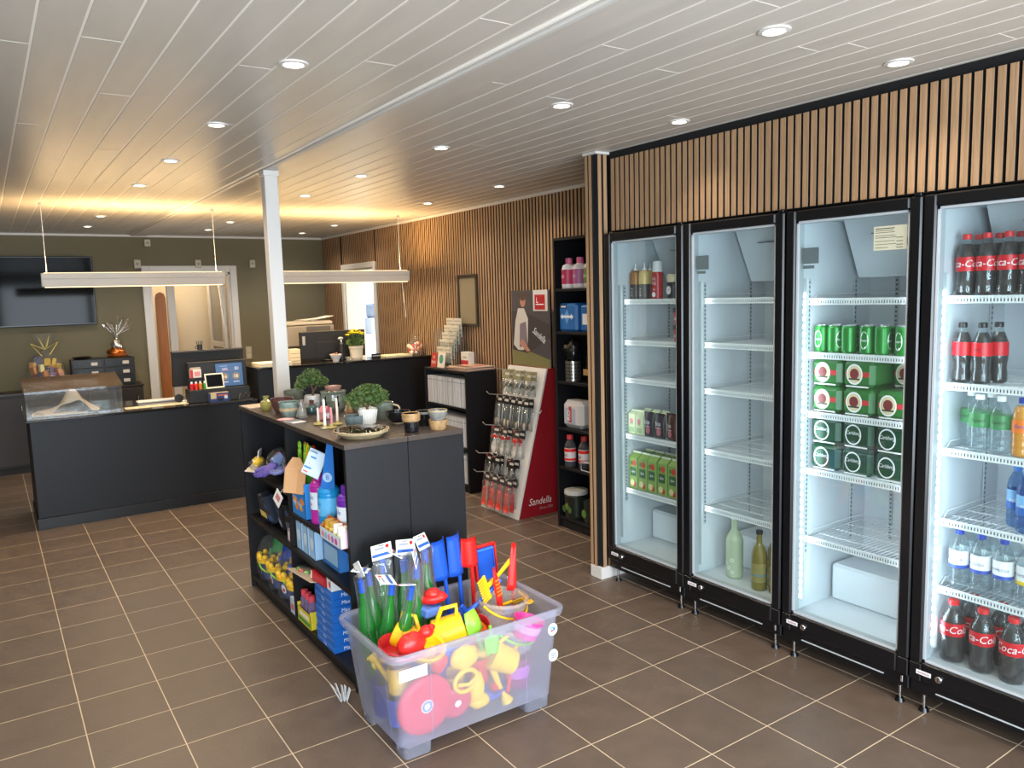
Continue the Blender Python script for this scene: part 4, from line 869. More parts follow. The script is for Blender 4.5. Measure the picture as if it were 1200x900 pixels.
# price tags sticking out between bin and shelf
t = thing('tag_bundle', 'bundle of silver paper tags standing beside the bin by the shelf foot', 'paper tags', (1.085, 2.895, .0))
for k in range(5): MB().bx(-.001, .001, -.009, .009, 0, .085 - .008 * k, C('d6d8da', .35), 0, T(-.018 + .006 * k, .01 * (k % 2), .004) @ RX(.1 * (k - 2)) @ RY(.16 * (k - 2.5))).to(t, 'tag')
# ------------------------------------------------------------------ back to back shelf unit in the middle of the shop
CX0, CX1, CY0, CY1, CH, CM = 1.15, 1.70, 2.92, 4.462, 1.05, 1.428
def shelf_unit(x0, x1, open_left, label):
    """black bookcase, open towards -X or +X; local = room coordinates minus its base"""
    t = thing('display_shelf', label, 'shelf unit', ((x0 + x1) / 2, (CY0 + CY1) / 2, 0), 0, 'back to back shelf units')
    for y in (CY0, CY1 - .022): MB().bx(x0, x1, y, y + .022, 0, CH - .022, M_BLACK, .001).w(t, 'side_panel')
    MB().bx(x0 - (.004 if open_left else 0), x1 + .0, CY0 - .004, CY1 + .004, CH - .022, CH, M_TOP, .0015).w(t, 'top_panel', 'dark brown top board')
    xb = x1 if open_left else x0
    MB().bx(xb - .008 if open_left else xb, xb if open_left else xb + .008, CY0 + .022, CY1 - .022, .05, CH - .022, M_BLACK).w(t, 'back_panel')
    MB().bx(x0 + .006, x1 - .008, 3.690, 3.712, .05, CH - .022, M_BLACK, .001).w(t, 'divider')
    MB().bx(x0 + .02, x1 - .02, CY0 + .022, CY1 - .022, 0, .05, M_BLACK).bx(x0 + .002, x1 - .008, CY0 + .022, CY1 - .022, .05, .07, M_BLACK, .001).w(t, 'bottom_panel')
    for y0, y1, zs in ((CY0 + .022, 3.690, (.61, .43)), (3.712, CY1 - .022, (.70, .425))):
        for z in zs: MB().bx(x0 + .004, x1 - .008, y0, y1, z - .02, z, M_BLACK, .001).w(t, 'shelf_board')
    return t
shelf_unit(CX0, CM, True, 'black shelf unit filled with toys and bubble bottles behind the plastic bin')
shelf_unit(CM + .002, CX1, False, 'black shelf unit backing onto the toy shelf, with its open side towards the fridges')
TZ = CH
# --- pottery and plants on top
def glaze(name, rgb, var=.25, sc=26, rough=.18): return mat(name, rgb, rough, var=var, vscale=sc, coat=.3)
G_TEAL, G_GREY, G_BRN, G_CRM, G_BLK, G_TAN, G_SAGE = glaze('glaze_teal', (116, 134, 126), .35), glaze('glaze_grey', (126, 126, 122), .25), glaze('glaze_redbrown', (96, 62, 58), .3), glaze('glaze_cream', (176, 158, 124), .2), glaze('glaze_black', (20, 20, 24), .2, 26, .08), glaze('glaze_tan', (160, 128, 88), .25, 60), glaze('glaze_sage', (112, 120, 108), .3)
def pot(name, label, cat, x, y, prof, m, seg=26, z=TZ, rz=0):
    t = thing(name, label, cat, (x, y, z + .0005), rz); MB().lathe(prof, m, seg).to(t, 'body'); return t
def bowlp(R, H, foot=.55, th=.004, rimm=None, inm=None, foot_m=None):
    P = [(0, .003), (R * foot, 0, foot_m) if foot_m else (R * foot, 0)]
    n = 6
    for k in range(n + 1):
        a = k / n; r = R * (foot + (1 - foot) * sin(a * pi / 2) ** .8); P.append((r, H * .06 + H * .94 * a, rimm) if (rimm and a > .7) else (r, H * .06 + H * .94 * a))
    for k in range(n, -1, -1):
        a = k / n; r = (R - th) * (foot + (1 - foot) * sin(a * pi / 2) ** .8); q = (r - .001, H * .12 + H * .88 * a - .001); P.append((*q, inm) if inm else q)
    P.append((0, H * .1)); return P
def ear(t, R, z0, z1, m, a=0., d=.026):
    MB().tube([(R * .96 * cos(a) + q * cos(a), R * .96 * sin(a) + q * sin(a), z0 + (z1 - z0) * k / 6) for k, q in enumerate((0, d * .75, d, d * 1.05, d, d * .8, 0))], .005, m, 8).to(t, 'handle')
pot('bud_vase', 'small yellow green vase at the far left corner of the shelf top', 'vase', 1.212, 4.16, [(0, .003), (.022, 0), (.029, .015), (.031, .03), (.027, .046), (.014, .056), (.014, .068), (.018, .075), (.014, .074), (.010, .05), (0, .048)], glaze('glaze_yellow', (150, 142, 76), .15))
pot('bowl', 'dark red brown bowl beside the yellow green vase', 'bowl', 1.245, 3.99, bowlp(.058, .078, .6), G_BRN)
t = pot('mug', 'grey green mug with dark handle behind the red brown bowl', 'mug', 1.42, 4.33, bowlp(.055, .075, .8), G_SAGE); ear(t, .055, .015, .06, G_BLK, -.6)
t = pot('mug', 'teal patterned mug in front at the left of the shelf top', 'mug', 1.232, 3.845, bowlp(.05, .075, .65), G_TEAL); ear(t, .05, .015, .062, G_TEAL, -.5)
MB().lathe([(.0455, .03), (.0462, .031), (.0486, .045), (.048, .046)], G_CRM, 26).to(t, 'glaze_band')
pot('bottle_vase', 'slim grey bottle vase beside the teal mug', 'vase', 1.262, 3.745, [(0, .003), (.022, 0), (.026, .014), (.022, .034), (.010, .058), (.007, .08), (.010, .09), (.007, .089), (0, .06)], G_GREY)
pot('bud_vase', 'small teal vase with dark red neck among the pottery', 'vase', 1.352, 3.85, [(0, .003), (.02, 0), (.027, .014), (.026, .034), (.014, .046, G_BRN), (.010, .054, G_BRN), (.013, .07, G_BRN), (.009, .069, G_BRN), (0, .05)], glaze('glaze_bluegreen', (62, 92, 92), .2))
t = pot('lidded_crock', 'large sage green crock with pinkish stacked dishes on its lid', 'crock', 1.474, 3.86, [(0, .003), (.05, 0), (.06, .02), (.064, .06), (.062, .09), (.066, .104), (.062, .107), (.058, .10), (0, .098)], G_SAGE)
MB().lathe([(.0645, .03, G_BLK), (.0655, .05, G_BLK), (.0645, .085, G_BLK)], G_BLK, 6, RZ(2.6)).to(t, 'dark_glaze_patch')
pot('dish', 'pinkish dish resting on top of the sage crock', 'dish', 1.474, 3.86, bowlp(.044, .024, .75), glaze('glaze_pink', (168, 128, 116), .15), 24, TZ + .1075)
t = pot('mug', 'sage mug standing behind the right bonsai', 'mug', 1.575, 3.74, bowlp(.045, .085, .85), G_SAGE)
t = pot('mug', 'sage green mug with looped handle at the right of the right bonsai', 'mug', 1.565, 3.45, bowlp(.05, .078, .85), G_SAGE); ear(t, .05, .018, .066, G_CRM, -.55, .03)
pot('bowl', 'small grey blue bowl in front of the ribbed white pot', 'bowl', 1.372, 3.352, bowlp(.045, .046, .8), glaze('glaze_slate', (104, 118, 120), .25))
t = thing('serving_plate', 'wide cream rimmed plate with glossy black inside at the front of the shelf top', 'plate', (1.285, 3.06, TZ + .0005))
MB().lathe([(0, .004), (.085, .0), (.092, .006), (.114, .020), (.118, .030), (.113, .031), (.09, .014), (0, .012)], G_CRM, 40).to(t, 'rim_body'); MB().lathe([(.1125, .0305), (.108, .0265), (.09, .0235), (0, .022)], mat('plate_black', (10, 10, 12), .04, spec=.12), 40).to(t, 'black_inside')
t = pot('bowl', 'shallow black bowl with cream foot behind the tumblers', 'bowl', 1.557, 3.27, bowlp(.058, .055, .5, .004, None, None, G_CRM), G_BLK)
pot('bowl', 'grey and black bowl between the tumbler and the tan bowl', 'bowl', 1.612, 3.115, bowlp(.04, .066, .7, .004, G_GREY), G_BLK)
t = pot('tumbler', 'black tumbler with wide tan rim at the front edge', 'tumbler', 1.492, 3.005, [(0, .003), (.029, 0), (.031, .006), (.034, .046, G_TAN), (.039, .05, G_TAN), (.041, .075, G_TAN), (.039, .083, G_TAN), (.035, .08, G_BLK), (.03, .01), (0, .012)], G_BLK)
pot('bowl', 'tan speckled bowl at the front right corner, lower of two stacked', 'bowl', 1.612, 2.985, bowlp(.041, .044, .82), G_TAN)
pot('bowl', 'cream and grey bowl stacked on the tan speckled bowl', 'bowl', 1.612, 2.985, bowlp(.043, .042, .72, .004, G_CRM), G_GREY, 26, TZ + .0445)
M_LEAF, M_LEAF2 = mat('bonsai_green', (58, 84, 40), .6, var=.3, vscale=60), mat('bonsai_light', (108, 124, 62), .6, var=.25, vscale=60)
def bonsai(label, x, y, potprof, pm, clumps, trunk, seed, ribs=0):
    t = thing('bonsai', label, 'potted plant', (x, y, TZ + .0005)); b = MB().lathe(potprof, pm, 30)
    if ribs:
        for k in range(ribs): a = 2 * pi * k / ribs; b.tube([(.033 * cos(a), .033 * sin(a), .004), (.043 * cos(a), .043 * sin(a), .066)], .0028, pm, 6)
    b.to(t, 'pot'); b = MB()
    for br in trunk: b.tube(br, [.007 - .004 * i / len(br) for i in range(len(br))], C('5a4632', .8), 7)
    b.to(t, 'trunk'); r = random.Random(seed); b = MB()
    for c, R in clumps:
        b.blob(c, (R[0] * .6, R[1] * .6, R[2] * .55), M_LEAF, r.randint(0, 99), .2, 10, 7)
        for _ in range(int(420 * R[0] / .04)):
            d = V((r.gauss(0, 1), r.gauss(0, 1), r.gauss(.15, 1))).normalized(); p = V(c) + V((d.x * R[0], d.y * R[1], d.z * R[2])) * r.uniform(.7, 1.03)
            s_ = r.uniform(.004, .008); u = d.orthogonal().normalized(); u = (u * cos(1) + d.cross(u) * r.uniform(-1, 1)).normalized(); w = (d + u * r.uniform(-.6, .6)).normalized()
            b.add([p - u * s_ * .35, p + w * s_ * .6 - u * s_ * .3, p + w * s_ * 1.2, p + w * s_ * .6 + u * s_ * .3, p + u * s_ * .35], [(0, 1, 2, 3, 4)], M_LEAF if r.random() < .6 else M_LEAF2)
    b.to(t, 'foliage'); return t
bonsai('small bonsai in a round pale grey pot, the one further left', 1.39, 3.94, [(0, .003), (.03, 0), (.042, .02), (.046, .05), (.042, .078), (.038, .085), (.034, .08), (0, .075)], glaze('glaze_pale', (186, 184, 180), .08),
       [((-.035, -.01, .165), (.045, .04, .032)), ((.03, .0, .16), (.045, .04, .03)), ((.0, .0, .195), (.048, .042, .028)), ((-.055, .01, .140), (.03, .03, .022)), ((.058, -.005, .15), (.03, .03, .026)), ((.0, -.03, .17), (.035, .03, .026))],
       [[(0, 0, .07), (.006, 0, .11), (-.008, 0, .15)], [(.004, 0, .1), (.03, 0, .13), (.035, 0, .15)]], 4)
bonsai('wider bonsai in a ribbed white pot, the one nearer the front', 1.44, 3.345, [(0, .003), (.032, 0), (.034, .004), (.044, .068), (.042, .072), (.038, .068), (0, .062)], C('e6e4de', .4),
       [((-.06, .0, .105), (.036, .036, .028)), ((-.03, .0, .145), (.045, .04, .03)), ((.03, .0, .15), (.046, .04, .03)), ((.068, -.01, .125), (.036, .034, .028)), ((.0, -.02, .12), (.045, .04, .03)), ((-.075, .01, .125), (.028, .03, .02)), ((.035, -.03, .11), (.035, .03, .024)), ((0, 0, .165), (.035, .032, .02))],
       [[(0, 0, .06), (-.006, 0, .09), (.008, 0, .13)], [(0, 0, .08), (-.04, 0, .10), (-.06, 0, .11)], [(0, 0, .085), (.04, 0, .11)]], 9, 22)
def candle(label, x, y, cm, h, hold='flower', curl=.02):
    t = thing('candle_holder', label, 'candle holder', (x, y, TZ + .0005), 0, 'candle holders')
    if hold == 'flower': MB().lathe([(0, .002), (.020, 0), (.024, .004), (.022, .008), (.009, .010), (.0085, .020), (.006, .021), (0, .014)], C('b3a464', .4), 18).to(t, 'holder')
    else: MB().bx(-.014, .014, -.014, .014, 0, .006, C('c9bd94', .4), .002).lathe([(.008, .006), (.008, .02), (.006, .02), (0, .012)], C('c9bd94', .4), 12).to(t, 'holder')
    o = thing('candle', label.replace('holder', 'candle').replace('cup', 'candle'), 'candle', (x, y, TZ + .0155), 0, 'taper candles')
    MB().tube([(0, 0, 0), (.001, 0, h * .5), (.0, .001, h)], [.0062, .0058, .0052], cm, 12).lathe([(.005, h), (.003, h + .004), (0, h + .005)], cm, 10, T(0, .001, 0)).to(o, 'wax'); MB().cyl((0, .001, h + .003), (.001, .001, h + .011), .0007, C('3a3430', .8), seg=5).to(o, 'wick')
candle('brass flower holder of the pale short taper, leftmost', 1.25, 3.482, C('d8ccc4', .45), .062)
candle('square holder of the tall white taper at the front', 1.232, 3.35, C('f2efe8', .45), .115, 'sq')
candle('brass flower holder of the rose pink taper', 1.262, 3.345, C('c87a86', .45), .075)
candle('brass flower holder of the tall cream taper, rightmost', 1.318, 3.418, C('dcc8b4', .45), .105)
t = thing('clay_house', 'little pink and white clay house ornament behind the tapers', 'ornament', (1.335, 3.62, TZ + .0005), .5); MB().bx(-.025, .025, -.018, .018, 0, .04, C('cf8f8c', .5), .002).prism([(-.03, .038), (.03, .038), (0, .066)], .044, C('b86a70', .5), frame((0, .022, 0), (1, 0, 0), (0, 0, 1))).to(t, 'walls'); MB().bx(-.008, .008, -.0195, -.018, .006, .03, M_LW).bx(-.02, -.012, -.0195, -.018, .018, .03, M_LW).bx(.012, .02, -.0195, -.018, .018, .03, M_LW).to(t, 'openings')
t = thing('clay_cone', 'small brown wedge shaped clay ornament behind the right bonsai', 'ornament', (1.52, 3.755, TZ + .0005)); MB().lathe([(0, .001), (.02, 0), (.018, .02), (.006, .06), (0, .062)], C('96704e', .6), 10).to(t, 'clay_body')
MB().bx(-.085, .05, -.06, .09, 0, .003, C('e6cfc2', .5)).bx(-.08, .045, -.055, .085, .003, .0034, C('e2b49a', .5)).solo('leaflet', 'pale pink leaflet lying at the far left corner of the shelf top', 'leaflet', (1.24, 4.35, TZ + .0005), .06)
t = thing('round_card', 'round pink card lying at the left edge beside the teal mug', 'card', (1.188, 3.765, TZ + .0005)); MB().lathe([(.042, 0), (.042, .0012), (0, .0013)], C('d8a0a4', .5), 28).to(t, 'card'); MB().lathe([(.024, .0013), (.024, .0018), (0, .0019)], C('e6c6c4', .5), 20).to(t, 'picture')
t = thing('small_card', 'white and grey card lying at the left edge before the candles', 'card', (1.196, 3.655, TZ + .0005), .15); MB().bx(-.034, .034, -.05, .05, 0, .002, C('dcdcdc', .5)).to(t, 'card'); MB().bx(-.03, .03, -.012, .045, .002, .0024, C('6a6e72', .5)).to(t, 'picture')

# --- left (far) column of the open side
SX = CX0 + .03
def tilt(t, rx=0, ry=0, rz=0): t.rotation_euler = (rx, ry, rz); return t
t = tilt(thing('toy_pack', 'yellow toy in a clear bag with white card on the upper far shelf', 'toy pack', (1.17, 4.24, .735)), 0, .15, -.5)
MB().blob((0, 0, .03), (.03, .06, .025), YEL, 2, .2).bx(-.05, .02, -.09, .09, -.012, -.009, C('efe6d2', .5)).to(t, 'toy'); MB().blob((.0, 0, .02), (.045, .09, .035), M_CELLO, 3, .08).to(t, 'bag'); MB().bx(-.002, .002, -.03, .045, .03, .095, C('e4e6ea', .5)).to(t, 'header_card')
def glove(label, x, y, z, m, rot):
    t = tilt(thing('gardening_glove', label, 'glove', (x, y, z)), *rot); b = MB().blob((0, 0, 0), (.045, .038, .018), m, 5, .05, 16, 10)
    for k in range(4): b.tube([(.03, -.026 + .017 * k, 0), (.065, -.03 + .02 * k, -.008), (.09 - .01 * abs(k - 1.5), -.032 + .021 * k, -.022)], [.011, .010, .009], m, 8)
    b.tube([(0, .034, 0), (.025, .056, -.004), (.05, .062, -.012)], [.012, .011, .009], m, 8).lathe([(.032, -.09), (.033, -.06), (.036, -.03)], C('8fa0cc', .6), 14, RY(pi / 2) @ T(0, 0, 0), True, .5); b.to(t, 'glove_body'); MB().bx(-.03, .0, -.015, .015, .017, .020, C('e8d890', .5)).to(t, 'tag'); return t
M_PUR = C('6658a8', .6)
glove('purple gardening glove drooping over the upper far shelf edge', 1.17, 4.02, .765, M_PUR, (0, 2.6, .3)); glove('purple and grey glove lying behind the drooping one', 1.23, 3.93, .77, C('7c84bc', .6), (0, 2.75, -.3))
for i, (y, z, c) in enumerate(((4.10, .79, 'b8a8b0'), (3.84, .80, 'c8ccd2'))):
    t = tilt(thing('toy_bag', 'clear bag of small toys on the upper far shelf, %s' % ('behind the yellow toy', 'beside the divider')[i], 'toy pack', (1.24, y, z)), .2, .2, .4 * i); MB().blob((0, 0, 0), (.06, .08, .06), M_CELLO, 7 + i, .15).to(t, 'bag'); MB().blob((0, 0, -.01), (.035, .045, .03), C(c, .5), 17 + i, .3).blob((.01, .03, .01), (.02, .02, .02), C('c86a70', .5), 4).to(t, 'toys')
t = tilt(thing('tag_card', 'white swing tag with red print hanging off the upper far shelf', 'price tag', (1.135, 3.80, .655)), .6, .1, .2); MB().bx(-.001, .001, -.035, .035, -.035, .035, C('eceae4', .5)).to(t, 'card'); MB().bx(-.0016, -.001, -.02, .02, -.012, .018, C('c87a80', .5)).to(t, 'print'); MB().tube([(0, 0, .035), (.02, .0, .09), (.06, 0, .12)], .0012, M_WIRE, 6).to(t, 'string')
for i, (y, rot, c, c2) in enumerate(((4.22, (.25, -.25, .2), '1c2430', 'd8c060'), (4.10, (-.3, -.3, .1), '1a2230', '3a5a90'), (3.98, (.1, -.2, -.1), '17181c', 'b8bcc2'), (3.88, (-.1, -.15, .1), '15161a', '5a5e66'))):
    t = tilt(thing('dark_toy_box', 'dark boxed item on the middle far shelf, %s' % ('with yellow print at the far end', 'with blue print leaning second', 'with pale lettering third', 'plain beside the divider')[i], 'box', (1.20 + .01 * i, y, .446)), *rot)
    MB().bx(-.02, .04, -.035, .035, 0, .15, C(c, .4), .002).to(t, 'box_body'); b = MB().bx(-.0206, -.02, -.03, .03, .02, .055, C(c2, .4)).bx(-.0206, -.02, -.028, .0, .09, .12, C('2f4c80', .4)); b.to(t, 'front_print')
t = thing('small_red_box', 'small grey and red carton beside the divider on the middle far shelf', 'box', (1.175, 3.765, .4255)); MB().bx(0, .05, -.045, .045, 0, .065, C('9a8c8c', .5), .001).to(t, 'box_body'); MB().bx(-.0006, 0, -.04, .01, .01, .04, C('c23a3c', .4)).bx(-.0006, 0, .012, .04, .01, .055, C('d4d4d4', .4)).to(t, 'front_print')
def sand_set(loc, label, rz, g):
    t = thing('sand_bucket_set', label, 'beach toy set', loc, rz, g)
    MB().lathe([(0, .003), (.048, 0), (.05, .005), (.066, .10), (.072, .102), (.07, .11), (.063, .104), (.047, .008), (0, .01)], clear('blue_pail', (150, 170, 220), .6, .15, .8, (110, 130, 200)), 22).to(t, 'pail')
    b = MB().lathe([(.062, .095), (.078, .098), (.08, .12), (.066, .125)], YEL, 22)
    for k in range(9): a = 2 * pi * k / 9; b.blob((.066 * cos(a), .066 * sin(a), .13), .017, YEL, k, .05, 8, 6)
    b.to(t, 'castle_sieve'); MB().tube([(.068 * cos(a), -.02 - .05 * sin(a), .105 - .06 * sin(a)) for a in [pi * k / 10 for k in range(11)]], .005, LIME, 8).to(t, 'handle')
    MB().sheet(lambda u, v: ((u - .5) * .07, .012 * sin(pi * u), .13 + v * .10), 6, 6, BLU if 'blue' in label else GRN, .003, RY(.25)).cyl((0, .01, .1), (0, .01, .16), .009, BLU if 'blue' in label else GRN).to(t, 'shovel')
    oval(b2 := MB(), frame((-.058, -.012, .05), (0, -1, 0), (-.15, 0, 1)), .02, .026, M_LW); oval(b2, frame((-.0590, -.012, .045), (0, -1, 0), (-.15, 0, 1)), .010, .010, RED); b2.to(t, 'round_sticker')
    MB().lathe([(.068, .0), (.08, .06), (.085, .13), (.05, .22), (.01, .25)], clear('mesh_net', (250, 250, 250), .05, .3, .3), 16).to(t, 'net'); return t
for i, (x, y, n) in enumerate(((1.238, 4.34, 'green'), (1.238, 4.168, 'blue'), (1.238, 3.996, 'blue'), (1.238, 3.824, 'blue'))):
    sand_set((x, y, .0705), 'netted sand bucket with %s shovel on the bottom far shelf, %s' % (n, ('furthest', 'second furthest', 'second nearest', 'nearest the divider')[i]), .3 * i - .3, 'netted sand bucket sets')
t = thing('small_toy_box', 'small picture box on the bottom far shelf by the divider', 'box', (1.156, 3.744, .0705)); MB().bx(0, .05, -.03, .03, 0, .08, C('b6c4d8', .5), .001).to(t, 'box_body'); MB().bx(-.0006, 0, -.025, .02, .02, .05, C('c86a70', .4)).to(t, 'front_print')
# --- near column: bubble toys
t = thing('wand_display_box', 'blue cardboard display box of bubble wands on the upper near shelf', 'display box', (1.215, 3.56, .6105))
B0 = C('2f86d4', .45)
MB().bx(-.055, -.053, -.085, .095, 0, .13, B0).bx(-.055, .055, -.085, -.083, 0, .17, B0).bx(-.055, .055, .093, .095, 0, .17, B0).bx(.053, .055, -.085, .095, 0, .21, B0).bx(-.055, .055, -.085, .095, 0, .002, B0).to(t, 'box_body')
b = MB(); rr = random.Random(2)
for k in range(16): oval(b, faceX(-.0553 - k * .00002, rr.uniform(-.06, .07), rr.uniform(.03, .10)), rr.uniform(.008, .02), rr.uniform(.008, .016), C(rr.choice(('e8eef4', 'e04a50', 'f2c41a', '6ac0e8', 'f08a30')), .4))
b.text('bubbles', .03, M_LW, faceX(-.0562, .0, .055), .1); b.to(t, 'front_print')
def wand(label, x, y, z, c, rot, top): 
    t = tilt(thing('bubble_wand', label, 'bubble wand', (x, y, z), 0, 'bubble wands in the blue box'), *rot)
    MB().cyl((0, 0, 0), (0, 0, .22), .009, clear('wand_tube', (150, 220, 110), .6, .1, .8, (110, 190, 60))).to(t, 'tube'); b = MB().cyl((0, 0, .22), (0, 0, .30), .012, c, .010); b.tube([(.0, .014 * cos(a), .318 + .018 * sin(a)) for a in [2 * pi * k / 14 for k in range(14)]], .0045, c, 7, True).to(t, 'handle')
for i, (y, c, n) in enumerate(((3.64, LIME, 'lime'), (3.615, ORG, 'orange'), (3.59, LIME, 'light green'), (3.565, YEL, 'yellow'), (3.54, YEL, 'deep yellow'), (3.515, RED, 'red'), (3.49, GRN, 'green'), (3.60, C('8a2fb0', .4), 'violet'))):
    wand('%s bubble wand standing in the blue display box' % n, 1.20 + .03 * (i % 2), y, .615, c, (.05 * (i % 3 - 1), .04 - .05 * (i % 2), 0), 0)
t = tilt(thing('paper_bag', 'tan paper bag tag hung across the bubble wands', 'paper bag', (1.135, 3.52, .795)), .12, .05, .95); MB().bx(-.006, .006, -.05, .05, -.06, .055, C('c99a6c', .7), .002).bx(-.0075, -.006, -.05, -.012, -.06, .055, C('bd8c5e', .7)).to(t, 'bag'); MB().prism([(-.05, .055), (.05, .055), (.018, .11), (-.018, .11)], .004, C('c99a6c', .7), frame((0, 0, 0), (0, -1, 0), (0, 0, 1))).to(t, 'flap')
t = tilt(thing('drawing_pack', 'tilted white and blue picture pack over the bubble bottles', 'toy pack', (1.165, 3.325, .905)), .42, .1, .85); MB().bx(-.006, .006, -.043, .043, -.06, .06, C('cfe2f2', .4), .003).to(t, 'pack_body'); b = MB(); [b.bx(-.0068, -.006, rr.uniform(-.04, .02), rr.uniform(.02, .04), z, z + .008, C(rr.choice(('4a90d0', 'e08080', '7a9ab8')), .5)) for z in (-.05, -.03, -.01, .02, .045)]; b.to(t, 'front_print')
t = tilt(thing('triangle_card', 'blue triangular display card at the top of the near shelf', 'display card', (1.19, 3.235, .885)), 0, 0, .75); MB().prism([(-.036, -.08), (.032, -.08), (.032, .13), (.006, .13)], .004, C('2a74c8', .4), faceX(0, 0, 0)).to(t, 'card'); b = MB(); oval(b, faceX(-.0042, -.0, -.03), .022, .022, C('a8c8ea', .4)); b.text('B', .03, C('2a74c8', .4), faceX(-.005, -.0, -.04)); b.to(t, 'emblem')
t = thing('yellow_dropper', 'small pale yellow toy pump between the blue and purple bottles', 'toy', (1.30, 3.16, .80)); MB().blob((0, 0, 0), (.025, .03, .025), C('d8c858', .4), 6, .12).bx(-.01, .01, -.04, .02, .015, .03, C('d8c858', .4), .003).to(t, 'pump'); MB().cyl((0, 0, -.188), (0, 0, -.01), .01, C('d8c858', .4)).to(t, 'stem')
def bub(label, x, y, c, R=.045, H=.235, lab='dfe9f2', lc='c84a8a'):
    t = thing('bubble_bottle', label, 'bubble bottle', (x, y, .6105), 0, 'big bubble soap bottles'); P = [(0, .004), (R * .92, 0), (R, .01), (R * .97, .05), (R, .055), (R * .97, .06), (R, .065), (R, .15), (R * .97, .155), (R, .16), (R * .97, .168), (R, .175), (R * .8, .192), (R * .48, .2)]
    MB().lathe(P, c, 24).to(t, 'bottle_body'); b = MB().lathe([(R * .48, .198), (R * .52, .2), (R * .52, .232), (R * .4, .236), (0, .236)], c, 20)
    for k in range(14): a = 2 * pi * k / 14; b.bx(-.0015, .0015, -.002, .002, .201, .23, c, 0, T(R * .52 * cos(a), R * .52 * sin(a), 0))
    b.to(t, 'cap'); b = MB().lathe([(R * 1.002, .068), (R * 1.012, .07), (R * 1.012, .146), (R * 1.002, .148)], C(lab, .4), 24)
    M = frame((0, 0, .115), (0, -1, 0), (0, 0, 1)) @ RY(-.3); b.text('Bubble', .03, C('3468c8', .4), M, .1, .5, .9, bend=R * 1.02); b.text('Blow', .03, C(lc, .4), M @ T(0, -.03, 0), .1, .5, .9, bend=R * 1.02); b.to(t, 'wrap_label')
bub('magenta bubble soap bottle beside the blue display box', 1.205, 3.405, C('b52a9a', .35), .04)
bub('blue bubble soap bottle in the middle of the near shelf', 1.205, 3.275, C('1f8fd0', .35), .05, lab='5cb0e2', lc='f0f0f4')
bub('purple bubble soap bottle at the front end of the near shelf', 1.215, 3.085, C('6a2aa4', .35), .046)
t = thing('jar_tray', 'open orange and white cardboard tray of small jars on the near shelf edge', 'display box', (1.185, 3.075, .6105)); OC = C('c8713a', .5); WC = C('d4e2ee', .5)
MB().bx(-.06, -.015, -.115, .115, 0, .002, OC).bx(-.06, -.058, -.115, .115, 0, .05, WC).bx(-.058, -.0575, -.113, .113, .002, .05, OC).prism([(-.06, 0), (-.015, 0), (-.015, .09), (-.06, .05)], .002, OC, faceY(0, .115, 0)).prism([(-.06, 0), (-.015, 0), (-.015, .09), (-.06, .05)], .002, C('e6c8d8', .5), faceY(0, -.113, 0)).bx(-.017, -.015, -.115, .115, 0, .09, OC).to(t, 'tray'); b = MB(); [oval(b, faceX(-.0604, y, .024), .014, .014, C(c, .4)) for y, c in ((.08, 'e08a9a'), (.045, '88b8e0'), (.01, 'e08a9a'), (-.03, 'b86ac0'), (-.07, 'd84a9a'))]; b.to(t, 'edge_print')
for i, (x, y, c) in enumerate(((1.1475, 3.035, 'f0ece4'), (1.1475, 2.988, 'e8e6e2'), (1.1475, 3.13, 'd8b040'), (1.1475, 3.082, 'e0c060'))):
    t = thing('small_jar', 'small jar in the orange tray, %s' % ('white capped at the front', 'white capped by the side panel', 'yellow at the back', 'yellow in the middle')[i], 'jar', (x, y, .613)); MB().lathe([(0, .002), (.02, 0), (.021, .004), (.021, .06), (.017, .066)], C(c, .35), 18).to(t, 'jar_body'); MB().lathe([(.0195, .064), (.02, .066), (.02, .085), (0, .087)], C('f2f0ea' if i < 2 else 'c89a30', .4), 18).to(t, 'lid'); MB().lathe([(.0214, .02), (.0216, .021), (.0216, .05), (.0214, .051)], C('c8d84a' if i < 2 else 'b07a30', .4), 18).to(t, 'wrap_label')
t0 = None
def bluebox(loc, label, rz, g):
    t = thing('light_blue_box', label, 'box', loc, rz, g); MB().bx(0, .09, -.038, .038, 0, .135, C('a9cdea', .4), .001).to(t, 'box_body'); b = MB().bx(-.0006, 0, -.036, -.028, .0, .135, C('3a7ac8', .4)).bx(-.0006, 0, .0, .012, .07, .10, C('2a2e38', .4)); oval(b, faceX(-.0004, .005, .07), .02, .03, C('dcebf6', .4)); b.to(t, 'front_print'); return t
for i, y in enumerate((3.63, 3.54, 3.45)): t0 = place(t0, bluebox, (1.175, y, .4305), 'light blue picture box on the middle near shelf, %s from the divider' % ('first', 'second', 'third')[i], 0, 'light blue boxes')
MB().bx(0, .09, -.1, .1, 0, .12, C('3a78c0', .4), .001).bx(-.0006, 0, -.08, .08, .02, .1, C('9cc4e6', .4)).solo('blue_carton', 'wide blue carton behind the flat packs on the middle near shelf', 'box', (1.20, 3.28, .4305))
t = thing('blister_pack', 'flat clear blister pack of toys lying below the light blue boxes', 'toy pack', (1.155, 3.49, .345), 0); tilt(t, 0, .25, .1); MB().bx(-.05, .07, -.14, .12, 0, .003, C('cdb9a4', .5)).to(t, 'card'); MB().blob((.01, 0, .01), (.05, .11, .02), M_CELLO, 6, .1).to(t, 'blister'); b = MB(); [b.blob((.01 + rr.uniform(-.02, .02), -.09 + .035 * k, .008), (.012, .013, .008), C(rr.choice(('7ac04a', 'e0c040', 'd85a50', '6aa0d8')), .5), k) for k in range(6)]; b.to(t, 'toys')
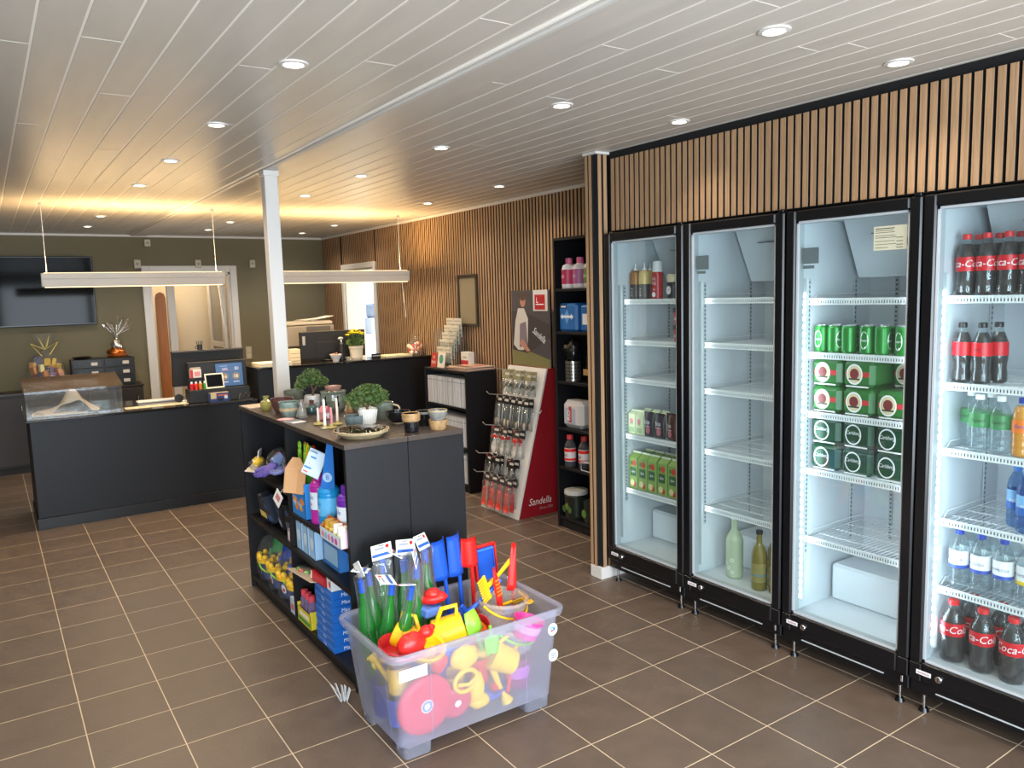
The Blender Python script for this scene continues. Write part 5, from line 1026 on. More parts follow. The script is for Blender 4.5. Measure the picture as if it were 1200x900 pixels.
t = thing('red_box', 'red box lying tilted above the stack of blue boxes', 'box', (1.175, 3.325, .356), .0); tilt(t, .04, .06, .1); MB().bx(-.03, .09, -.07, .07, 0, .04, C('a8202c', .4), .001).to(t, 'box_body'); MB().bx(-.0306, -.03, -.06, .06, .008, .034, C('c83a44', .4)).bx(-.031, -.0306, .055, .068, .005, .04, C('e8e4e0', .4)).to(t, 'front_print')
t = thing('white_box', 'white box with red spot on the front end of the stack of blue boxes', 'box', (1.16, 3.212, .353), .0); MB().bx(0, .08, -.026, .03, 0, .053, C('dfe2e4', .4), .001).to(t, 'box_body'); oval(b := MB(), faceX(-.0004, -.006, .028), .010, .014, RED); b.to(t, 'front_print')
t0 = None
def mbox(loc, label, rz, g):
    t = thing('flat_blue_box', label, 'box', loc, rz, g); MB().bx(0, .2, -.105, .105, 0, .0345, C('1f66c0', .4), .0012).to(t, 'box_body'); b = MB().bx(-.0005, 0, -.10, .10, .020, .024, C('5a9ae0', .4)).text('Max', .024, M_LW, faceY(.045, -.1056, .008), .1, 0).text('Max', .02, M_LW, faceX(-.0007, .02, .006), .1, 0); b.to(t, 'side_print'); return t
for k in range(8): t0 = place(t0, mbox, (1.155, 3.285, .0705 + .0352 * k), 'flat blue box lettered Max, number %s from the bottom of the stack' % ('one', 'two', 'three', 'four', 'five', 'six', 'seven', 'eight')[k], (.0, .02, -.01, .01, 0, -.02, .01, 0)[k], 'stack of flat blue boxes')
t = thing('price_strip', 'white strip lying on top of the stack of blue boxes', 'price strip', (1.26, 3.36, .3525)); MB().bx(-.01, .01, -.06, .06, 0, .001, C('e4e6e8', .5)).to(t, 'strip'); MB().bx(-.006, .006, -.03, .03, .001, .0013, C('8a9098', .5)).to(t, 'print')
t = thing('yellow_tray', 'yellow cardboard tray of violet bottles on the bottom near shelf', 'display box', (1.20, 3.57, .0705)); YC = C('d8c434', .5); MB().bx(-.045, .06, -.09, .09, 0, .002, YC).bx(-.045, -.043, -.09, .09, 0, .075, YC).bx(.058, .06, -.09, .09, 0, .10, YC).bx(-.045, .06, -.09, -.088, 0, .09, YC).bx(-.045, .06, .088, .09, 0, .09, YC).to(t, 'tray'); MB().bx(-.0456, -.045, -.08, .08, .012, .03, C('3a9a4a', .5)).bx(-.0456, -.045, -.07, .06, .04, .06, C('f0ecd8', .5)).to(t, 'front_print')
t0 = None
def vio(loc, label, rz, g):
    t = thing('violet_bottle', label, 'bottle', loc, rz, g); MB().lathe([(0, .002), (.02, 0), (.022, .004), (.022, .11), (.012, .125)], clear('violet_body', (214, 196, 230), .55, .1, .8, (190, 168, 214)), 16).to(t, 'bottle_body'); MB().lathe([(.015, .12), (.017, .123), (.017, .15), (0, .152)], C('d84a5a', .4), 14).to(t, 'cap'); return t
for i, y in enumerate((3.63, 3.58, 3.53)): t0 = place(t0, vio, (1.185, y, .073), 'violet bottle with red cap in the yellow tray, %s from the divider' % ('first', 'second', 'third')[i], 0, 'violet bottles')
# ------------------------------------------------------------------ service counter and tall counter
M_STONE = mat('black_counter_top', (30, 28, 27), .12, var=.2, vscale=40)
t = thing('service_counter', 'low black service counter with glossy top under the left pendant', 'counter', (1.02, 6.9, 0))
MB().bx(.21, 1.846, 6.585, 6.605, .085, .80, M_BLACK, .002).w(t, 'front_panel'); MB().bx(.21, .232, 6.605, 7.27, .085, .80, M_BLACK, .002).w(t, 'end_panel')
MB().bx(.20, 1.846, 6.575, 6.60, 0, .085, M_BLK, .002).bx(.20, .222, 6.60, 7.25, 0, .085, M_BLK, .002).w(t, 'plinth'); MB().bx(.188, 1.846, 6.56, 7.275, .80, .82, M_STONE, .003).w(t, 'counter_top', 'glossy black counter top')
MB().bx(.23, 1.84, 7.0, 7.02, .08, .79, M_BLACK).w(t, 'back_panel')
t = thing('tall_counter', 'tall black counter running to the slatted wall behind the shelf units', 'counter', (2.7, 6.72, 0))
MB().bx(1.862, 3.50, 6.572, 6.594, .06, 1.055, M_BLACK, .002).w(t, 'front_panel'); MB().bx(1.862, 1.884, 6.594, 6.92, .06, 1.055, M_BLACK, .002).w(t, 'end_panel'); MB().bx(1.87, 3.49, 6.584, 6.90, 0, .06, M_BLK).w(t, 'plinth')
MB().bx(1.852, 3.502, 6.56, 6.94, 1.055, 1.075, M_STONE, .002).w(t, 'counter_top', 'glossy black counter top')
Z1, Z2 = .8205, 1.0755
M_ACR = clear('acrylic', (248, 250, 250), .03, .03, 1.)
t = thing('acrylic_display_case', 'clear acrylic food cover with sloping top at the left end of the counter', 'display case', (.52, 6.85, Z1))
b = MB(); b.bx(-.32, .32, -.19, -.186, 0, .19, M_ACR).bx(-.32, -.316, -.186, .19, 0, .22, M_ACR).bx(.316, .32, -.186, .19, 0, .22, M_ACR).bx(-.32, .32, .186, .19, 0, .26, M_ACR); b.to(t, 'glass_walls')
MB().prism([(-.21, .195), (.20, .268), (.20, .273), (-.21, .200)], .66, clear('acrylic_top', (210, 200, 190), .32, .06, 1., (150, 130, 112)), frame((-.33, 0, 0), (0, 1, 0), (0, 0, 1))).to(t, 'sloping_top')
t = thing('cloth_bundle', 'crumpled cream cloth and napkins lying inside the acrylic case', 'cloth', (.43, 6.76, Z1 + .004)); CL = mat('cream_cloth', (226, 208, 182), .8, var=.08, vscale=20)
MB().sheet(lambda u, v: (-.19 + .44 * u, -.06 + .10 * v + .01 * sin(7 * u), .012 + .018 * sin(pi * u) + .15 * math.exp(-((u - .62) / .2) ** 2) * (.5 + .5 * sin(pi * v)) + .014 * sin(19 * u + 6 * v)), 30, 12, CL, .003).to(t, 'cloth'); MB().bx(-.2, .1, -.07, -.02, 0, .016, CL, .004).bx(-.12, .17, -.085, -.05, 0, .012, C('ead8c0', .8), .003).to(t, 'folded_napkin')
t = thing('price_mat', 'cream mat with striped price lists lying flat on the counter', 'mat', (1.07, 6.73, Z1)); MB().bx(-.21, .25, -.06, .06, 0, .002, C('e8d6b4', .5)).to(t, 'mat'); b = MB(); [b.bx(-.2 + .085 * k, -.14 + .085 * k, -.05, .05, .002, .0023, C('c9b48c', .5)) for k in range(5)]; b.to(t, 'print')
t = thing('keyboard', 'white keyboard lying behind the price mat', 'keyboard', (1.16, 7.03, Z1)); MB().bx(-.17, .17, -.05, .05, 0, .016, M_WHITE, .004).to(t, 'case'); b = MB(); [b.bx(-.155 + .022 * i, -.137 + .022 * i, -.04 + .02 * j, -.023 + .02 * j, .016, .019, C('d8d4cc', .5)) for i in range(14) for j in range(4)]; b.to(t, 'keys')
# till: big hooded screen, small shelf in front
t = thing('till_screen', 'big black till screen seen from behind on the low counter', 'till screen', (1.53, 6.93, Z1), 0); K = C('1b1a19', .45)
MB().prism([(-.025, .12), (.03, .12), (-.01, .415), (-.06, .405)], .575, K, frame((-.27, 0, 0), (0, 1, 0), (0, 0, 1))).to(t, 'screen_back'); MB().bx(-.28, .31, -.08, -.03, .403, .418, C('3a3530', .4), .003).to(t, 'top_edge'); MB().bx(-.1, .1, -.02, .06, 0, .14, K, .01).bx(-.16, .16, -.09, .1, 0, .012, K, .004).to(t, 'stand')
t = thing('till_riser', 'black stepped till stand holding bottles and a tablet before the screen', 'till stand', (1.53, 6.73, Z1)); MB().bx(-.20, .28, -.07, .09, 0, .105, K, .003).bx(-.18, .29, .03, .09, .105, .32, K, .003).to(t, 'stand_body'); MB().bx(-.18, .29, .026, .094, .318, .323, C('4a443c', .4), .001).to(t, 'top_edge')
t = thing('pen_cup', 'black mug of pens on top of the till screen', 'pen cup', (1.48, 6.865, Z1 + .42)); MB().lathe([(0, .002), (.02, 0), (.021, .042), (.019, .042), (.018, .004), (0, .005)], K, 18).tube([(-.02, 0, .034), (-.034, 0, .03), (-.034, 0, .014), (-.02, 0, .01)], .003, K, 6).to(t, 'cup')
for k in range(4):
    o = thing('pen', 'dark pen standing in the mug, %s' % ('leaning left', 'upright', 'leaning right', 'leaning furthest right')[k], 'pen', (1.468 + .008 * k, 6.865, Z1 + .427), 0, 'pens in the mug'); MB().tube([(0, 0, 0), ((k - 1.5) * .008, 0, .065)], .003, K, 6).cyl(((k - 1.5) * .008, 0, .065), ((k - 1.5) * .0085, 0, .07), .002, C('a09888', .4), seg=6).to(o, 'barrel')
def dye(x, z, c, n):
    t = thing('small_bottle', 'small %s bottle with white cap on the till stand' % n, 'bottle', (x, 6.69, Z1 + z), 0, 'small bottles on the till stand'); MB().lathe([(0, .001), (.015, 0), (.016, .045), (.008, .052)], C(c, .35), 14).to(t, 'bottle_body'); MB().lathe([(.008, .05), (.009, .052), (.008, .066), (0, .067)], M_LW, 12).to(t, 'cap')
for k, (c, n) in enumerate((('c81e26', 'red'), ('d82a26', 'bright red'), ('d8782a', 'orange'), ('2f9a3c', 'green'), ('1e6a9a', 'blue'), ('e4e0d8', 'white'))): dye(1.358 + .034 * k, .106, c, n)
t = thing('pill_pack', 'white and red pack hanging above the small bottles', 'pack', (1.40, 6.715, Z1 + .20)); MB().bx(-.045, .045, 0, .02, 0, .07, C('e8dcd4', .4), .003).to(t, 'pack_body'); MB().bx(-.045, -.02, -.001, 0, .0, .068, C('b8343a', .4)).bx(-.01, .035, -.001, 0, .015, .05, C('d88a8e', .4)).bx(-.04, .04, 0, .018, .07, .085, C('b8a890', .4)).to(t, 'print')
t = tilt(thing('tablet', 'white framed tablet leaning on the till stand', 'tablet', (1.535, 6.66, Z1 + .107)), -.25, 0, .1)
b = MB(); 
for q in ((-.075, -.065, .0, .125), (.065, .075, .0, .125), (-.065, .065, 0, .012), (-.065, .065, .113, .125)): b.bx(q[0], q[1], -.008, .0, q[2], q[3], C('eadfcc', .4), .002)
b.to(t, 'frame'); MB().bx(-.066, .066, -.005, -.001, .01, .115, C('14161c', .1)).to(t, 'screen')
t = tilt(thing('age_limit_poster', 'blue age limit poster reading ID, 16 and 18 beside the tablet', 'poster', (1.66, 6.735, Z1 + .11)), -.12, 0, 0); MB().bx(-.095, .12, -.012, -.01, 0, .19, C('44689c', .45)).to(t, 'sheet')
b = MB(); F = lambda x, z: faceY(x, -.0126, z)
b.text('LEG.', .026, M_LW, F(-.018, .135), 0, .5, 1).text('ID', .036, M_LW, F(.075, .132)).bx(-.06, -.0, -.0128, -.012, .166, .170, C('a8bcd8', .4)).bx(-.055, .04, -.0128, -.012, .127, .130, C('b85a60', .4))
for x, w in ((-.025, '16'), (.065, '18')): oval(b, F(x, .08), .030, .030, C('8a8068', .5)); b.text(w, .038, M_LW, faceY(x, -.0136, .067)); b.bx(x - .024, x + .024, -.0128, -.012, .03, .036, C('d8dce4', .4))
b.to(t, 'print')
t = thing('picture_box', 'small blue and cream carton standing before the till stand', 'box', (1.545, 6.61, Z1), .1); MB().bx(-.075, .075, -.03, .03, 0, .075, C('3a4a78', .4), .001).to(t, 'box_body'); b = MB().bx(-.075, -.03, -.0306, -.03, .03, .074, C('d8c8a0', .4)).bx(-.02, .06, -.0306, -.03, .05, .062, C('c86a58', .4)).bx(.035, .06, -.0308, -.03, .025, .05, C('e8e8ec', .4)).bx(-.02, .025, -.0306, -.03, .008, .03, C('1e2030', .4)).bx(-.075, .075, -.03, .03, .075, .0755, C('b8a890', .4)); b.to(t, 'print')
t = thing('wire_holder', 'little gold wire card holder at the right end of the low counter', 'card holder', (1.765, 6.64, Z1)); W_ = mat('gold_wire', (170, 140, 80), .3, 1.)
MB().tube([(-.05, 0, .002), (-.04, 0, .05), (-.02, 0, .02), (.01, 0, .055), (.03, 0, .02), (.05, 0, .055)], .0022, W_, 6).bx(-.06, .06, -.02, .02, 0, .004, C('2a2620', .4)).to(t, 'wire')
t = thing('tape_roll', 'small black tape dispenser behind the till stand', 'tape dispenser', (1.275, 6.80, Z1)); MB().lathe([(.02, -.01), (.034, -.01), (.034, .01), (.02, .01), (.0199, -.0099)], K, 20, frame((0, 0, .036), (1, 0, 0), (0, 0, 1))).bx(.02, .07, -.02, .02, 0, .018, M_WHITE, .003).to(t, 'dispenser')
# on the tall counter
t = thing('paper_stack', 'stack of cream papers on the tall counter left of the pillar', 'papers', (2.02, 6.73, Z2)); b = MB(); [b.bx(-.13 + .004 * (k % 3), .15 + .003 * (k % 2), -.12, .12, .006 * k, .006 * k + .0055, C(('e8d8b0', 'f0e4c8', 'dccba6')[k % 3], .6)) for k in range(5)]; b.to(t, 'sheets')
t = thing('desk_box', 'cream drawer box on the tall counter right of the pillar', 'box', (2.25, 6.80, Z2)); MB().bx(-.05, .045, -.05, .06, 0, .125, C('dcc6a2', .5), .002).to(t, 'box_body'); b = MB(); [b.bx(-.045, .04, -.0506, -.05, z, z + .004, C('8a7452', .5)) for z in (.02, .05, .085)]; b.to(t, 'drawer_lines')
t = thing('desk_monitor', 'wide black monitor on the tall counter between box and flowers', 'monitor', (2.64, 6.85, Z2)); MB().bx(-.31, .31, -.015, .02, .02, .265, K, .004).bx(-.2, .2, .02, .05, .06, .22, K, .02).to(t, 'screen_back'); MB().bx(-.31, .31, -.016, .021, .262, .267, C('4a423a', .3), .001).to(t, 'top_edge'); MB().bx(-.04, .04, -.02, .03, 0, .05, K).bx(-.1, .1, -.06, .06, 0, .01, K, .003).to(t, 'stand'); MB().bx(-.29, -.265, -.0158, -.015, .15, .23, C('9a948c', .4)).to(t, 'sticker'); MB().bx(-.17, .04, -.017, -.015, .165, .172, C('3a342c', .3)).bx(-.17, -.163, -.017, -.015, .03, .165, C('2a2620', .3)).to(t, 'inner_edge')
t = thing('pump_bottle', 'dark pump bottle with silver head before the monitor', 'pump bottle', (2.66, 6.70, Z2)); MB().lathe([(0, .002), (.022, 0), (.024, .004), (.024, .15), (.01, .165)], K, 18).to(t, 'bottle_body'); MB().cyl((0, 0, .16), (0, 0, .19), .006, M_CHROME).blob((-.005, 0, .20), (.026, .016, .014), C('b0a8a0', .3), 1, .03).to(t, 'pump_head')
def bowl_candy(x, y):
    t = thing('candy_bowl', 'white scalloped bowl before the monitor', 'bowl', (x, y, Z2)); MB().lathe([(0, .004), (.026, 0), (.028, .01), (.05, .05), (.056, .062), (.052, .063), (.045, .045), (.02, .014), (0, .014)], C('ece2da', .3), 24).to(t, 'bowl_body')
    r = random.Random(3)
    for k in range(9):
        a = 2.4 * k; q = .034 * math.sqrt(k / 9); o = tilt(thing('wrapped_candy', 'wrapped sweet heaped in the white scalloped bowl', 'sweet', (x + q * cos(a), y + q * sin(a), Z2 + .056 + .010 * (k < 4)), 0, 'sweets in the bowl'), r.uniform(-.5, .5), r.uniform(-.5, .5), r.uniform(0, 3)); m = C(('8a5a4a', 'c8a088', '6a4038', 'b06a6a')[k % 4], .35)
        MB().blob((0, 0, 0), (.012, .008, .007), m, k, .08, 10, 7).lathe([(.002, 0), (.007, .006)], m, 8, T(.011, 0, 0) @ RY(pi / 2)).lathe([(.002, 0), (.007, .006)], m, 8, T(-.011, 0, 0) @ RY(-pi / 2)).to(o, 'wrapper')
bowl_candy(2.585, 6.655)
def flowers():
    t = thing('flower_pot', 'cream pot of yellow flowers on the tall counter', 'potted flowers', (2.80, 6.70, Z2)); P = C('e0d0b4', .5)
    MB().lathe([(0, .004), (.05, 0), (.054, .012), (.056, .02), (.062, .10), (.068, .104), (.069, .125), (.063, .125), (.056, .10), (0, .1)], P, 28).lathe([(.0565, .02), (.0595, .024), (.058, .03)], P, 28).to(t, 'pot')
    r = random.Random(6); b = MB(); f = MB(); st = MB()
    for _ in range(240):
        d = V((r.gauss(0, 1), r.gauss(0, 1), r.gauss(.3, .6))).normalized(); p = V((d.x * .075, d.y * .075, .155 + d.z * .04)) * 1.0; s_ = r.uniform(.012, .02); u = d.orthogonal().normalized()
        b.add([p - u * s_ * .4, p + d * s_, p + u * s_ * .4, p - d * s_ * .3], [(0, 1, 2, 3)], C('3f5a2c', .6) if r.random() < .6 else C('5a7a3a', .6))
    for k in range(26):
        a = 2.4 * k; q = .085 * math.sqrt((k + .5) / 26); c = V((q * cos(a), q * sin(a), .235 + .04 * (1 - q / .075) + r.uniform(-.012, .012))); st.tube([(c.x * .3, c.y * .3, .11), tuple(c)], .002, C('4a6a34', .6), 5)
        for j in range(2):
            for h in range(9): g = 2 * pi * h / 9 + j * .3; w = V((cos(g), sin(g), .35 + .5 * j)).normalized(); u = V((-sin(g), cos(g), 0)); R = .022 - .005 * j; f.add([c, c + w * R * .6 + u * R * .3, c + w * R, c + w * R * .6 - u * R * .3], [(0, 1, 2, 3)], C('f8ec20', .5) if (k + j) % 3 else C('fcf45a', .5))
        f.blob(tuple(c + V((0, 0, .004))), .006, C('f0dc20', .6), k, .1, 8, 6)
    b.to(t, 'leaves'); st.to(t, 'stems'); f.to(t, 'flower_heads')
flowers()
t = thing('counter_sign', 'small black sign with white lettering beside the flowers', 'sign', (2.975, 6.66, Z2)); MB().bx(-.045, .045, -.004, .0, 0, .045, C('1a1a1c', .4)).bx(-.045, .045, -.0, .03, 0, .004, C('1a1a1c', .4)).to(t, 'board'); b = MB(); [b.bx(-.034 + .011 * k, -.027 + .011 * k, -.0046, -.004, .020, .028, C('c8c4bc', .5)) for k in range(7)]; b.to(t, 'lettering')
t = thing('paper_pad', 'cream paper pad lying on the tall counter near the slatted wall', 'papers', (3.22, 6.76, Z2), .05); MB().bx(-.15, .13, -.10, .10, 0, .014, C('eadcb4', .6), .001).to(t, 'sheets'); MB().bx(-.15, .13, -.10, -.07, .014, .0146, C('d8c48c', .6)).to(t, 'binding')
t = thing('sweets_bag', 'clear tied bag of red and white sweets at the end of the tall counter', 'bag of sweets', (3.41, 6.72, Z2)); r = random.Random(8); b = MB(); [b.blob((r.uniform(-.05, .05), r.uniform(-.04, .04), r.uniform(.02, .11)), r.uniform(.013, .02), C(r.choice(('c8442e', 'e8c8a0', 'd87a4a', 'b83a30', 'f0e0c8', 'e09a6a')), .4), k, .1, 8, 6) for k in range(46)]; b.to(t, 'sweets', None, 'stuff'); MB().lathe([(.07, .0), (.078, .03), (.07, .12), (.02, .15), (.03, .175), (.04, .19)], M_CELLO, 16).to(t, 'bag')
# printer behind the tall counter
t = thing('printer_cabinet', 'black cabinet behind the tall counter carrying the copier', 'cabinet', (2.52, 7.35, 0)); MB().bx(-.28, .28, -.25, .25, 0, .95, M_BLACK, .003).to(t, 'cabinet_body'); MB().bx(-.26, -.002, -.256, -.25, .06, .93, M_BLACK, .002).bx(.002, .26, -.256, -.25, .06, .93, M_BLACK, .002).to(t, 'door')
t = thing('copier', 'large grey copier behind the tall counter, topped with papers', 'copier', (2.52, 7.33, .951)); GR = C('857a6a', .5); MB().bx(-.24, .24, -.22, .22, 0, .25, C('2a2826', .4), .004).bx(-.24, .24, -.22, .22, .25, .44, GR, .006).to(t, 'copier_body'); MB().bx(-.235, .235, -.2, .22, .446, .475, C('b0a490', .5), .006).to(t, 'scanner_lid'); MB().bx(-.03, .2, -.226, -.22, .375, .43, C('55504a', .4)).to(t, 'tray_slot'); MB().bx(.05, .24, -.3, -.22, .37, .385, C('6a645c', .5), .002).to(t, 'control_panel')
t = thing('loose_papers', 'loose papers lying across the copier lid', 'papers', (2.60, 7.28, 1.4265)); [MB().sheet(lambda u, v, k=k: (-.15 + .3 * u + .02 * k, -.11 + .22 * v, .004 + .006 * k + (.03 * u * u if k else .004 * sin(6 * u))), 10, 6, C(('e4dccc', 'd0c4b0', 'e8e0d0')[k], .6), .0015).to(t, 'sheet') for k in range(3)]
# ------------------------------------------------------------------ along the back wall
t = thing('wall_mounted_television', 'wide black flat television hanging on the olive back wall', 'television', (.37, YB - .04, 1.79)); M_TV = mat('tv_glass', (12, 13, 14), .07, spec=.10); MB().bx(-.62, .62, -.03, .0, -.352, .352, C('101012', .3), .006).bx(-.3, .3, .0, .038, -.2, .2, C('101012', .5), .01).to(t, 'case'); MB().bx(-.608, .608, -.032, -.0295, -.336, .340, M_TV).to(t, 'screen'); MB().bx(.40, .44, -.028, -.012, -.358, -.350, C('3a3a3a', .4), .002).to(t, 'sensor')
t = thing('low_cupboard', 'low dark cupboard standing along the olive back wall', 'cupboard', (-.3, 9.12, 0)); DK = mat('dark_wood', (34, 25, 20), .5, var=.15, vscale=8)
MB().bx(-1.5, 1.64, -.14, .165, .07, .78, DK, .002).bx(-1.48, 1.62, -.12, .16, 0, .07, C('140f0c', .6)).to(t, 'carcass'); MB().bx(-1.51, 1.65, -.155, .17, .78, .80, C('2a1f18', .35), .002).to(t, 'top_board')
for k in range(6): d = MB().bx(-1.49 + .522 * k, -.976 + .522 * k, -.158, -.14, .09, .76, DK, .003).to(t, 'door'); MB().cyl((-1.03 + .522 * k, -.172, .68), (-1.03 + .522 * k, -.172, .60), .004, M_CHROME, seg=8).to(d, 'handle')
ZW = .8005
t = thing('gift_basket', 'gift basket in tied cellophane on the low cupboard under the television', 'gift basket', (.48, 9.06, ZW)); t.scale = (1.22, 1.1, 1.25); r = random.Random(12)
MB().lathe([(0, .003), (.10, 0), (.125, .05), (.13, .07), (.122, .07), (.10, .01), (0, .012)], wood_mat('wicker', (100, 66, 36), (170, 124, 76), (60, 60, 60)), 26).to(t, 'basket'); b = MB()
for k in range(30): b.bx(-.022, .022, -.016, .016, -.03, .03, C(r.choice(('d8b030', '7a5a9a', 'c89a5a', '8a4a3a', 'e8d8a0', '5a6a3a', 'b8783a', '4a4a6a')), .4), .004, T(r.uniform(-.1, .1), r.uniform(-.08, .06), r.uniform(.06, .24)) @ RZ(r.uniform(0, 3)) @ RX(r.uniform(-.4, .4)))
b.bx(-.16, -.09, -.03, .01, .17, .25, C('3a3448', .4), .004, RY(.3)).to(t, 'treats'); MB().lathe([(.13, .02), (.15, .12), (.12, .24), (.022, .33), (.06, .40), (.10, .46)], M_CELLO, 20).to(t, 'wrap'); b = MB(); [b.tube([(0, -.02, .33), (.10 * cos(a), -.05, .36 + .08 * sin(a)), (.03 * cos(a), -.10, .26 + .1 * sin(a))], .004, C('c8b86a', .4), 6) for a in (.3, 1.2, 2.0, 2.9)]; b.to(t, 'ribbon')
t = thing('drawer_unit', 'black desk drawer unit with silver label holders on the low cupboard', 'drawer unit', (.985, 9.07, ZW)); MB().bx(-.29, .29, -.09, .13, 0, .29, C('121214', .4), .003).to(t, 'carcass')
for cx in (-.145, .145):
    for k in range(3): d = MB().bx(cx - .135, cx + .135, -.098, -.09, .012 + .094 * k, .098 + .094 * k, C('1a1a1c', .35), .003).to(t, 'drawer'); MB().bx(cx + .03, cx + .09, -.101, -.098, .035 + .094 * k, .068 + .094 * k, C('c8c0b0', .3), .001).to(d, 'label_holder'); MB().cyl((cx - .07, -.112, .055 + .094 * k), (cx - .07, -.098, .055 + .094 * k), .012, C('2a2a2c', .3)).to(d, 'knob')
t = thing('black_dish', 'flat black dish lying on the drawer unit', 'dish', (.80, 9.06, ZW + .2905)); MB().lathe([(0, .002), (.07, 0), (.09, .02), (.086, .022), (.066, .006), (0, .007)], C('1a1614', .35), 24).to(t, 'dish_body')
t = thing('silver_bouquet', 'silver foil bouquet on a copper wrapped base on the drawer unit', 'bouquet', (1.13, 9.07, ZW + .2905)); SV = mat('silver_foil', (205, 200, 190), .25, 1.); b = MB(); r = random.Random(5); MB().lathe([(.0, .002), (.085, 0), (.10, .02), (.06, .05), (.03, .07)], mat('copper_foil', (190, 110, 50), .3, .8), 14).blob((0, 0, .055), (.085, .07, .04), mat('copper_foil', (190, 110, 50), .3, .8), 2, .35).to(t, 'copper_base'); MB().blob((0, 0, .12), (.055, .05, .06), SV, 9, .3).lathe([(.02, .16), (.014, .2), (.02, .25)], SV, 12).to(t, 'foil_wrap')
for k in range(34):
    a = r.uniform(0, 6.28); e = r.uniform(.2, 1.2); d = V((cos(a) * sin(e), sin(a) * sin(e) * .7, cos(e))); p = V((0, 0, .22)); q = p + d * r.uniform(.10, .21); u = d.orthogonal().normalized(); b.tube([p, q], .0025, SV, 5); s_ = .03; b.add([q - u * s_ * .3, q + d * s_, q + u * s_ * .3, q - d * s_ * .5], [(0, 1, 2, 3)], SV)
b.to(t, 'silver_leaves')
for i, (x, z, w, h_, n) in enumerate(((1.541, 2.29, .06, .075, 'highest one near the ceiling'), (1.425, 2.065, .065, .09, 'above the left corner of the doorway'), (2.05, 2.065, .062, .09, 'above the right half of the doorway'), (2.65, 2.065, .062, .09, 'right of the doorway beside the pillar'))):
    t = thing('wall_box', 'small white wall box, %s' % n, 'wall box', (x, YB, z), 0, 'white wall boxes'); MB().bx(-w / 2, w / 2, -.03, 0, -h_ / 2, h_ / 2, C('b8b0a0', .5), .004).to(t, 'case'); MB().lathe([(.012, 0), (.008, .004), (0, .005)], C('8a8478', .4), 12, faceY(0, -.03, 0)).to(t, 'lens')
t = thing('light_switch', 'double light switch right of the doorway above the paper stack', 'light switch', (2.545, YB, 1.03)); MB().bx(-.035, .035, -.014, 0, -.075, .075, C('b0a692', .5), .004).to(t, 'plate'); [MB().bx(-.024, .024, -.018, -.013, z, z + .055, C('bcb29e', .45), .003).to(t, 'rocker') for z in (-.063, .008)]
t = thing('wall_picture', 'narrow dark framed grey picture hanging on the slatted wall', 'picture frame', (XR - .0165, 5.842, 1.585))
b = MB(); FRM = C('3a2e22', .45)
for q in ((-.165, -.14, -.225, .225), (.14, .165, -.225, .225), (-.14, .14, -.225, -.2), (-.14, .14, .2, .225)): b.bx(-.022, 0, q[0], q[1], q[2], q[3], FRM, .003)
b.to(t, 'frame'); MB().bx(-.008, -.002, -.141, .141, -.201, .201, C('857a62', .5)).to(t, 'picture')
# beyond the two doorways
t = thing('brown_board', 'tall brown round topped board standing inside the back doorway', 'board', (1.70, 9.72, 0)); MB().prism([(-.055, 0), (.055, 0), (.055, 1.70), (.04, 1.745), (0, 1.765), (-.04, 1.745), (-.055, 1.70)], .03, wood_mat('brown_board', (150, 88, 40), (182, 116, 60)), faceY(0, 0, 0)).to(t, 'board'); MB().bx(-.06, .06, -.06, .03, 0, .02, C('5a4632', .6), .002).to(t, 'foot')
MB().bx(1.775, 1.86, 9.70, 9.76, 0, ZC, M_WHITE, .004).struct('trim_4')
lamp('POINT', (1.9, 9.95, 2.1), 14, (1, .80, .55), shadow_soft_size=.1)
t = thing('office_cabinet', 'white cabinet seen through the doorway in the slatted wall', 'cabinet', (4.20, 9.3, 0)); MB().bx(-.2, .25, -.2, .2, 0, 1.18, C('eef0f2', .4), .004).to(t, 'cabinet_body'); [MB().bx(-.19, .24, -.206, -.2, z, z + .36, C('e6eaee', .4), .003).to(t, 'drawer') for z in (.02, .40, .78)]
t = thing('office_machine', 'blue grey machine on the white cabinet beyond the doorway', 'office machine', (4.2, 9.3, 1.1805)); MB().bx(-.15, .2, -.15, .15, 0, .2, C('8a9ab8', .4), .01).bx(-.12, .15, -.15, .1, .2, .38, C('5f7296', .4), .02).to(t, 'machine_body'); MB().bx(-.08, .1, -.156, -.15, .05, .14, C('d8e0ea', .4)).to(t, 'panel')
# ------------------------------------------------------------------ magazine shelf, red hook stand and tall niche shelf by the slatted wall
def bookcase(name, label, cat, x0, x1, y0, y1, h, boards, m=M_BLACK):
    t = thing(name, label, cat, ((x0 + x1) / 2, (y0 + y1) / 2, 0))
    for y in (y0, y1 - .02): MB().bx(x0, x1, y, y + .02, 0, h - .02, m, .001).w(t, 'side_panel')
    MB().bx(x0, x1, y0, y1, h - .02, h, m, .001).w(t, 'top_panel'); MB().bx(x1 - .006, x1, y0 + .02, y1 - .02, .05, h - .02, m).w(t, 'back_panel'); MB().bx(x0 + .012, x1 - .006, y0 + .02, y1 - .02, 0, .05, m).w(t, 'base')
    for z in boards: MB().bx(x0 + .004, x1 - .006, y0 + .02, y1 - .02, z - .018, z, m, .001).w(t, 'shelf_board')
    return t
bookcase('magazine_shelf', 'black shelf of tightly packed white magazines against the slatted wall', 'shelf', 3.20, 3.495, 5.42, 6.144, 1.01, (.068, .375, .705))
rg = random.Random(21); pr = None; MW = [C(c, .55) for c in ('b9bbc0', 'c6c8cc', 'a9acb2', 'd0d1d4')]
